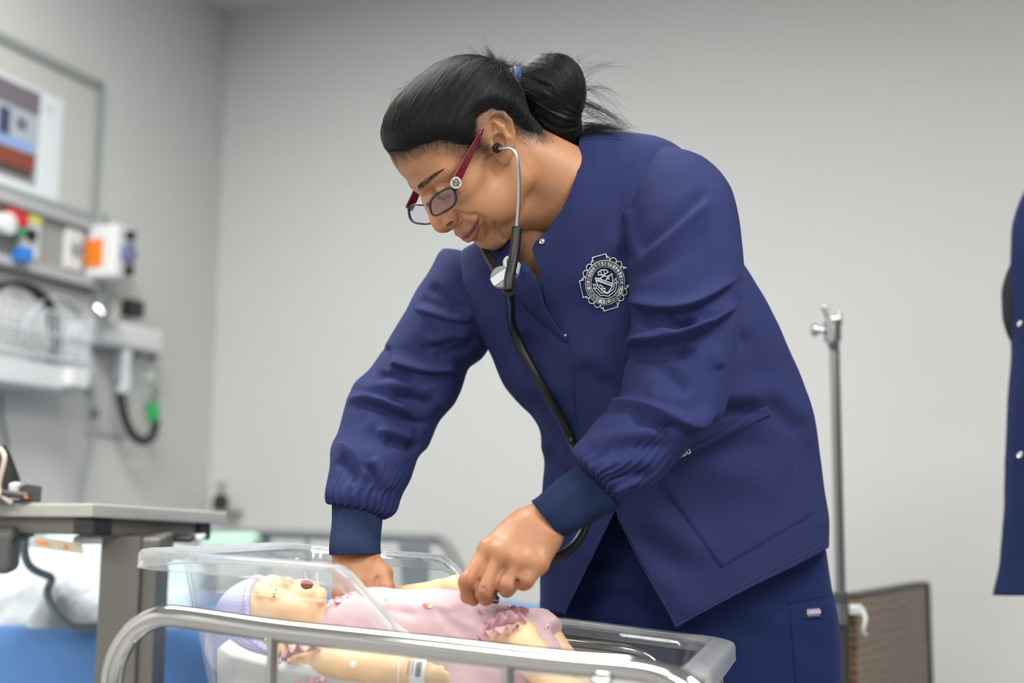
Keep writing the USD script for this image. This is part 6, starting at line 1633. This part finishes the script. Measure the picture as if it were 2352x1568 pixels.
# green and white bits beyond the table
gr = thing('folded_linen', 'pale green folded cloth on the bed beyond the table end', 'linen')
part(gr, 'cloth', obox(P(530, 1250, 3.0), CR, CF, LZ, (.13, .10, .05), .02), plain('pale_green_cloth', (.30, .48, .36), .8), smooth=40)
# pillows
def pillow(c, ax, ay, az, size, seed):
    sx, sy, sz = size
    u, v = np.meshgrid(np.linspace(-1, 1, 60), np.linspace(-1, 1, 60), indexing='ij')
    e = np.clip(1 - np.abs(u) ** 2.6, 0, 1) ** .5 * np.clip(1 - np.abs(v) ** 2.6, 0, 1) ** .5
    n = meshkit.fbm(np.stack([u * 2.2, v * 2.2, u * 0 + seed], -1), 3, seed) - .5
    x, y = u * (1 - .06 * (1 - np.abs(v))) * sx / 2, v * (1 - .06 * (1 - np.abs(u))) * sy / 2
    t_, b_ = sz / 2 * e * (1 + .35 * n) + .03 * n * e, -sz / 2 * e * (1 - .2 * n)
    f = lambda z: np.asarray(c) + x[..., None] * ax + y[..., None] * ay + z[..., None] * az
    N = 3600; i, j = np.meshgrid(np.arange(59), np.arange(59), indexing='ij'); q = (i * 60 + j).ravel()
    F = np.vstack([np.stack([q, q + 60, q + 61], 1), np.stack([q, q + 61, q + 1], 1)])
    return trimesh.Trimesh(np.vstack([f(t_).reshape(-1, 3), f(b_).reshape(-1, 3)]), np.vstack([F, F[:, ::-1] + N]), process=True)
M_pil = cloth('white_pillow_case', (.50, .53, .54), .85, 500., .1)
pc = P(40, 1385, 2.72)
single('pillow', pillow(pc, unit(CR * .97 - CU * .06), unit(CF * .8 + CU * .45), unit(CU * .85 - CF * .45), (.30, .32, .125), 3), M_pil, 'large white pillow on the blue blanket at the left picture edge', 'pillow', smooth=True)
single('pillow', pillow(P(185, 1400, 2.66), unit(CR * .9 - CU * .25 + CF * .2), unit(CF * .8 + CU * .45), unit(CU * .85 - CF * .45 + CR * .2), (.17, .26, .105), 9), M_pil, 'small rounded white pillow between the white and the striped one', 'pillow', smooth=True)
M_strip = mat('striped_case', {'tc': ('texture_coordinate', {}), 'm': ('mapping', dict(rotation=(0, 0, .35))), 'w': ('wave_texture', dict(wave_type='bands', bands_direction='y', scale=26., distortion=.4)), 'r': ('rgb_ramp', {'ramp': [(.3, (.50, .56, .56)), (.75, (.32, .43, .43))]}), 'p': ('principled_bsdf', dict(roughness=.85, specular_ior_level=.2))},
    [('tc.object', 'm.vector'), ('m.vector', 'w.vector'), ('w.fac', 'r.fac'), ('r.color', 'p.base_color')])
pc2 = P(262, 1352, 2.90)
single('pillow', pillow(pc2, unit(CR * .95 - CU * .22), unit(CF * .75 + CU * .5), unit(CU * .8 - CF * .4 + CR * .2), (.40, .34, .13), 5), M_strip, 'pale green striped pillow behind the white one', 'pillow', smooth=True)
tb = thing('grey_tube', 'grey flexible tube looping down over the pillows from the overbed table', 'tube')
part(tb, 'hose', tube([P(62, 1222, 2.30), P(56, 1250, 2.32), P(66, 1296, 2.36), P(100, 1318, 2.40), P(118, 1330, 2.42), P(110, 1352, 2.42), P(118, 1390, 2.40), P(145, 1425, 2.40), P(180, 1440, 2.42), P(235, 1436, 2.45), P(300, 1425, 2.5)], .0075, 12, n=140), plain('hose_grey', (.20, .24, .24), .45), smooth=True)

# ------------------------------------------------------------------ bed end with the drip pole at the right
be = thing('bed_end_board', 'wood grained bed end board with a dark upright behind the trousers of the bending woman', 'bed end')
M_wood = mat('wood_grain', {'tc': ('texture_coordinate', {}), 'm': ('mapping', dict(scale=(1.2, 1.2, 3.2))), 'n': ('noise_texture', dict(scale=2.2, detail=3.)), 'w': ('wave_texture', dict(wave_type='bands', bands_direction='z', scale=6.5, distortion=7., detail=3., detail_scale=1.2)), 'r': ('rgb_ramp', {'ramp': [(.15, (.115, .068, .038)), (.5, (.18, .112, .066)), (.85, (.215, .140, .088))]}),
    'p': ('principled_bsdf', dict(roughness=.38, specular_ior_level=.45))}, [('tc.object', 'm.vector'), ('m.vector', 'w.vector'), ('w.color', 'r.fac'), ('r.color', 'p.base_color')])
q0, q1 = P(1951, 1373, 2.52), P(2116, 1343, 3.02); q1[2] = q0[2]
fx = unit(q1 - q0); fn = unit(np.cross(fx, LZ)); fn = fn if fn[1] < 0 else -fn
wdt = np.linalg.norm(q1 - q0)
part(be, 'board', obox((q0 + q1) / 2 - LZ * .24, fx, fn, LZ, (wdt, .024, .48), .004), M_wood)
part(be, 'edge_trim', obox(q1 + fx * .012 - LZ * .237, fx, fn, LZ, (.024, .034, .49), .008), plain('trim_dark', (.035, .033, .032), .45), smooth=40)
part(be, 'edge_trim', obox((q0 + q1) / 2 + LZ * .004, fx, fn, LZ, (wdt, .030, .010), .004), plain('trim_dark2', (.035, .033, .032), .45), smooth=40)
ux_, u1_ = P(1914, 1371, 2.46), P(1951, 1371, 2.46)
part(be, 'upright', obox(np.array([(ux_[0] + u1_[0]) / 2, 2.49, ux_[2] / 2]), (1, 0, 0), (0, 1, 0), LZ, (u1_[0] - ux_[0], .06, ux_[2]), .008), plain('upright_dark', (.03, .029, .028), .4), smooth=40)
for t in (.1, wdt - .05):
    p = q0 + fx * t; part(be, 'leg', obox((p[0], p[1], (q0[2] - .46) / 2), fx, fn, LZ, (.05, .03, q0[2] - .46), .006), plain('leg_dark_%d' % (t * 100), (.05, .05, .05), .5))
hk = P(1969, 1424, 2.50)
part(be, 'hook', join(obox(hk + CU * .020 - CR * .004, CR, CF, CU, (.026, .012, .018), .003), tube([hk + CR * .008 + CU * .024, hk + CR * .012 + CU * .004 - CF * .012, hk + CR * .006 - CU * .018 - CF * .016, hk + CR * .014 - CU * .026 - CF * .006], .0042, 10, n=24)), M_wplate, smooth=50, label='white hook')
pole = thing('drip_pole', 'chrome drip pole with a clamp head standing at the bed end', 'pole')
pt0, pt1 = P(1916, 770, 2.45), P(1917, 1372, 2.45); pt1[:2] = pt0[:2]
M_pole = mat('pole_chrome', {'p': ('metallic_bsdf', dict(color=(.42, .43, .42), edge_tint=(.55, .55, .55), roughness=.20))}, [], surface='p.BSDF')
part(pole, 'tube', cyl(pt1 - LZ * .05, pt0, .0096, 24, .002), M_pole, smooth=40)
part(pole, 'base_ferrule', cyl(pt1 - LZ * .01, pt1 + LZ * .012, .014, 20, .003), plain('ferrule_dark', (.05, .05, .05), .4), smooth=40)
ct = P(1912, 758, 2.45)
part(pole, 'clamp_body', join(cyl(ct - LZ * .024, ct + LZ * .018, .0165, 20, .004), obox(ct + LZ * .018 + CR * .006, CR, CF, LZ, (.024, .022, .022), .006)), M_pole, smooth=40)
part(pole, 'clamp_knob', join(cyl(ct - CR * .016, ct - CR * .032, .006, 14), cyl(ct - CR * .028, ct - CR * .040, .0125, 20, .004)), M_pole, smooth=40)
part(pole, 'hook_arm', join(tube([ct + LZ * .012 - CR * .004, ct + LZ * .030 - CR * .010, ct + LZ * .046 - CR * .016, ct + LZ * .040 - CR * .006], .0052, 12, n=20), cyl(ct + LZ * .02 + CR * .012, ct + LZ * .036 + CR * .014, .006, 14, .002)), M_pole, smooth=50)
part(pole, 'set_screw', cyl(ct - LZ * .028 - CR * .004 - CF * .012, ct - LZ * .028 - CR * .004 - CF * .026, .010, 18, .003), plain('screw_dark', (.06, .06, .06), .35), smooth=40)

# ------------------------------------------------------------------ a second person at the right edge
p2 = thing('person', 'person in an open navy snap jacket cut off by the right picture edge', 'person')
YP = 2.2
J2 = [(2392, 380, YP, 2640, 380, YP, .07), (2372, 430, YP, 2760, 440, YP + .02, .10), (2350, 485, YP, 2830, 520, YP + .03, .12), (2337, 540, YP, 2850, 620, YP + .03, .125), (2334, 640, YP, 2850, 760, YP + .03, .13), (2336, 780, YP, 2840, 860, YP + .03, .13), (2330, 900, YP, 2840, 1000, YP + .03, .13), (2325, 1100, YP, 2850, 1130, YP + .03, .135), (2318, 1250, YP, 2870, 1260, YP + .03, .14), (2299, 1362, YP, 2890, 1372, YP + .03, .145), (2298, 1366, YP, 2890, 1376, YP + .03, .144)]
j2r = fold(loft(J2, 200, 220, 2.3), [([(2345, 800), (2338, 1000), (2330, 1250)], 14, 3)], .004, 10., 31)
j2 = part(p2, 'jacket', sheet(j2r, .003), cloth('second_jacket_cloth', (.006, .013, .055)), smooth=True, label='navy snap front jacket')
J2F = [(2340, 585, YP + .02, 2400, 585, YP + .05, .02), (2318, 625, YP + .03, 2400, 625, YP + .06, .025), (2306, 675, YP + .03, 2400, 675, YP + .06, .028), (2308, 725, YP + .03, 2400, 725, YP + .06, .028), (2320, 770, YP + .03, 2400, 770, YP + .06, .025), (2336, 800, YP + .03, 2400, 800, YP + .06, .02)]
part(j2, 'jacket_lining', sheet(loft(J2F, 60, 60, 2.0), .003), plain('lining_dark', (.004, .005, .012), .9), smooth=True, label='dark inside of the far front')
S2 = Surf(j2r)
for px in ((2343, 742), (2343, 1043)): snap(S2, px, .0060, parent=j2)
SL2 = [(2620, 400, YP, 2780, 400, YP, .04), (2700, 450, YP - .01, 2900, 470, YP, .07), (2760, 700, YP - .01, 2940, 700, YP, .065), (2770, 950, YP - .02, 2930, 950, YP - .02, .06), (2740, 1180, YP - .06, 2880, 1190, YP - .06, .05), (2720, 1290, YP - .09, 2820, 1290, YP - .09, .04)]
part(j2, 'sleeve', sheet(fold(loft(SL2, 120, 120, 2.1), [], .006, 12., 33), .003), M_jacket, smooth=True)
T2 = [(2420, 1300, YP + .02, 2860, 1300, YP + .02, .12), (2425, 1450, YP + .02, 2880, 1450, YP + .02, .13), (2430, 1640, YP + .02, 2870, 1640, YP + .02, .12)]
t2 = part(p2, 'trousers', sheet(loft(T2, 60, 120, 2.2), .003), M_pants, smooth=True)
for a, b in ((2425, 2630), (2640, 2870)):
    part(t2, 'trouser_leg', sheet(fold(loft([(a, 1560, YP + .02, b, 1560, YP + .02, .10), (a + 20, 1900, YP + .02, b - 20, 1900, YP + .02, .085), (a + 40, 2340, YP + .02, b - 40, 2340, YP + .02, .075)], 80, 80, 2.1), [], .006, 9., 35), .003), M_pants, smooth=True)
C2 = P(2590, 150, YP)
def p2_field(p):
    d = sd_ell(p, C2 + (0, 0, .01), (.078, .098, .118)); d = smin(d, sd_ell(p, C2 + (-.03, -.02, -.06), (.06, .065, .075)), .03)
    d = smin(d, sd_ell(p, C2 + (-.092, -.03, -.03), (.018, .014, .02)), .012)
    d = smin(d, sd_cone(p, C2 + (.02, .02, -.08), P(2600, 480, YP + .02), .055, .06), .03)
    d = smin(d, sd_chain(p, [P(2600, 480, YP + .02), P(2590, 800, YP + .02), P(2590, 1200, YP + .02), P(2600, 1450, YP + .02)], [.07, .10, .10, .11], .04), .04)
    d = smin(d, sd_cone(p, P(2460, 450, YP + .01), P(2780, 450, YP + .01), .045, .05), .04)
    d = smin(d, sd_chain(p, [P(2800, 480, YP), P(2850, 750, YP), P(2850, 950, YP - .02), P(2775, 1270, YP - .085)], [.045, .042, .040, .026], .02), .02)
    for a, b in (((2530, 1560), (2530, 2400)), ((2735, 1560), (2740, 2400))): d = smin(d, sd_cone(p, P(*a, YP + .02), P(*b, YP + .02), .085, .045), .04)
    # hand
    h = P(2768, 1330, YP - .10); d = smin(d, sd_ell(p, h, (.030, .020, .045)), .02)
    for k in range(4): d = smin(d, sd_chain(p, [h + (-.022 + .0145 * k, 0, -.03), h + (-.023 + .015 * k, -.01, -.075), h + (-.022 + .014 * k, .004, -.10)], [.0105, .0092, .0075], .004), .006)
    d = smin(d, sd_chain(p, [h + (-.02, -.012, .01), h + (-.045, -.02, -.03), h + (-.045, -.02, -.06)], [.012, .0105, .008], .004), .008)
    return d
b2 = implicit(p2_field, C2 + (-.42, -.28, -1.95), C2 + (.42, .25, .16), .009, margin=1.4)
part(p2, 'body', b2, M_skin, color=np.tile([.40, .19, .10], (len(b2.vertices), 1)))
part(p2, 'hair', implicit(lambda p: smax(sd_ell(p, C2 + (.012, .01, .025), (.092, .108, .122)), -((p - C2) @ np.array([.8, 0, .6], np.float32) + .025), .01), C2 - .16, C2 + .18, .006, margin=1.4), M_hair, smooth=True)
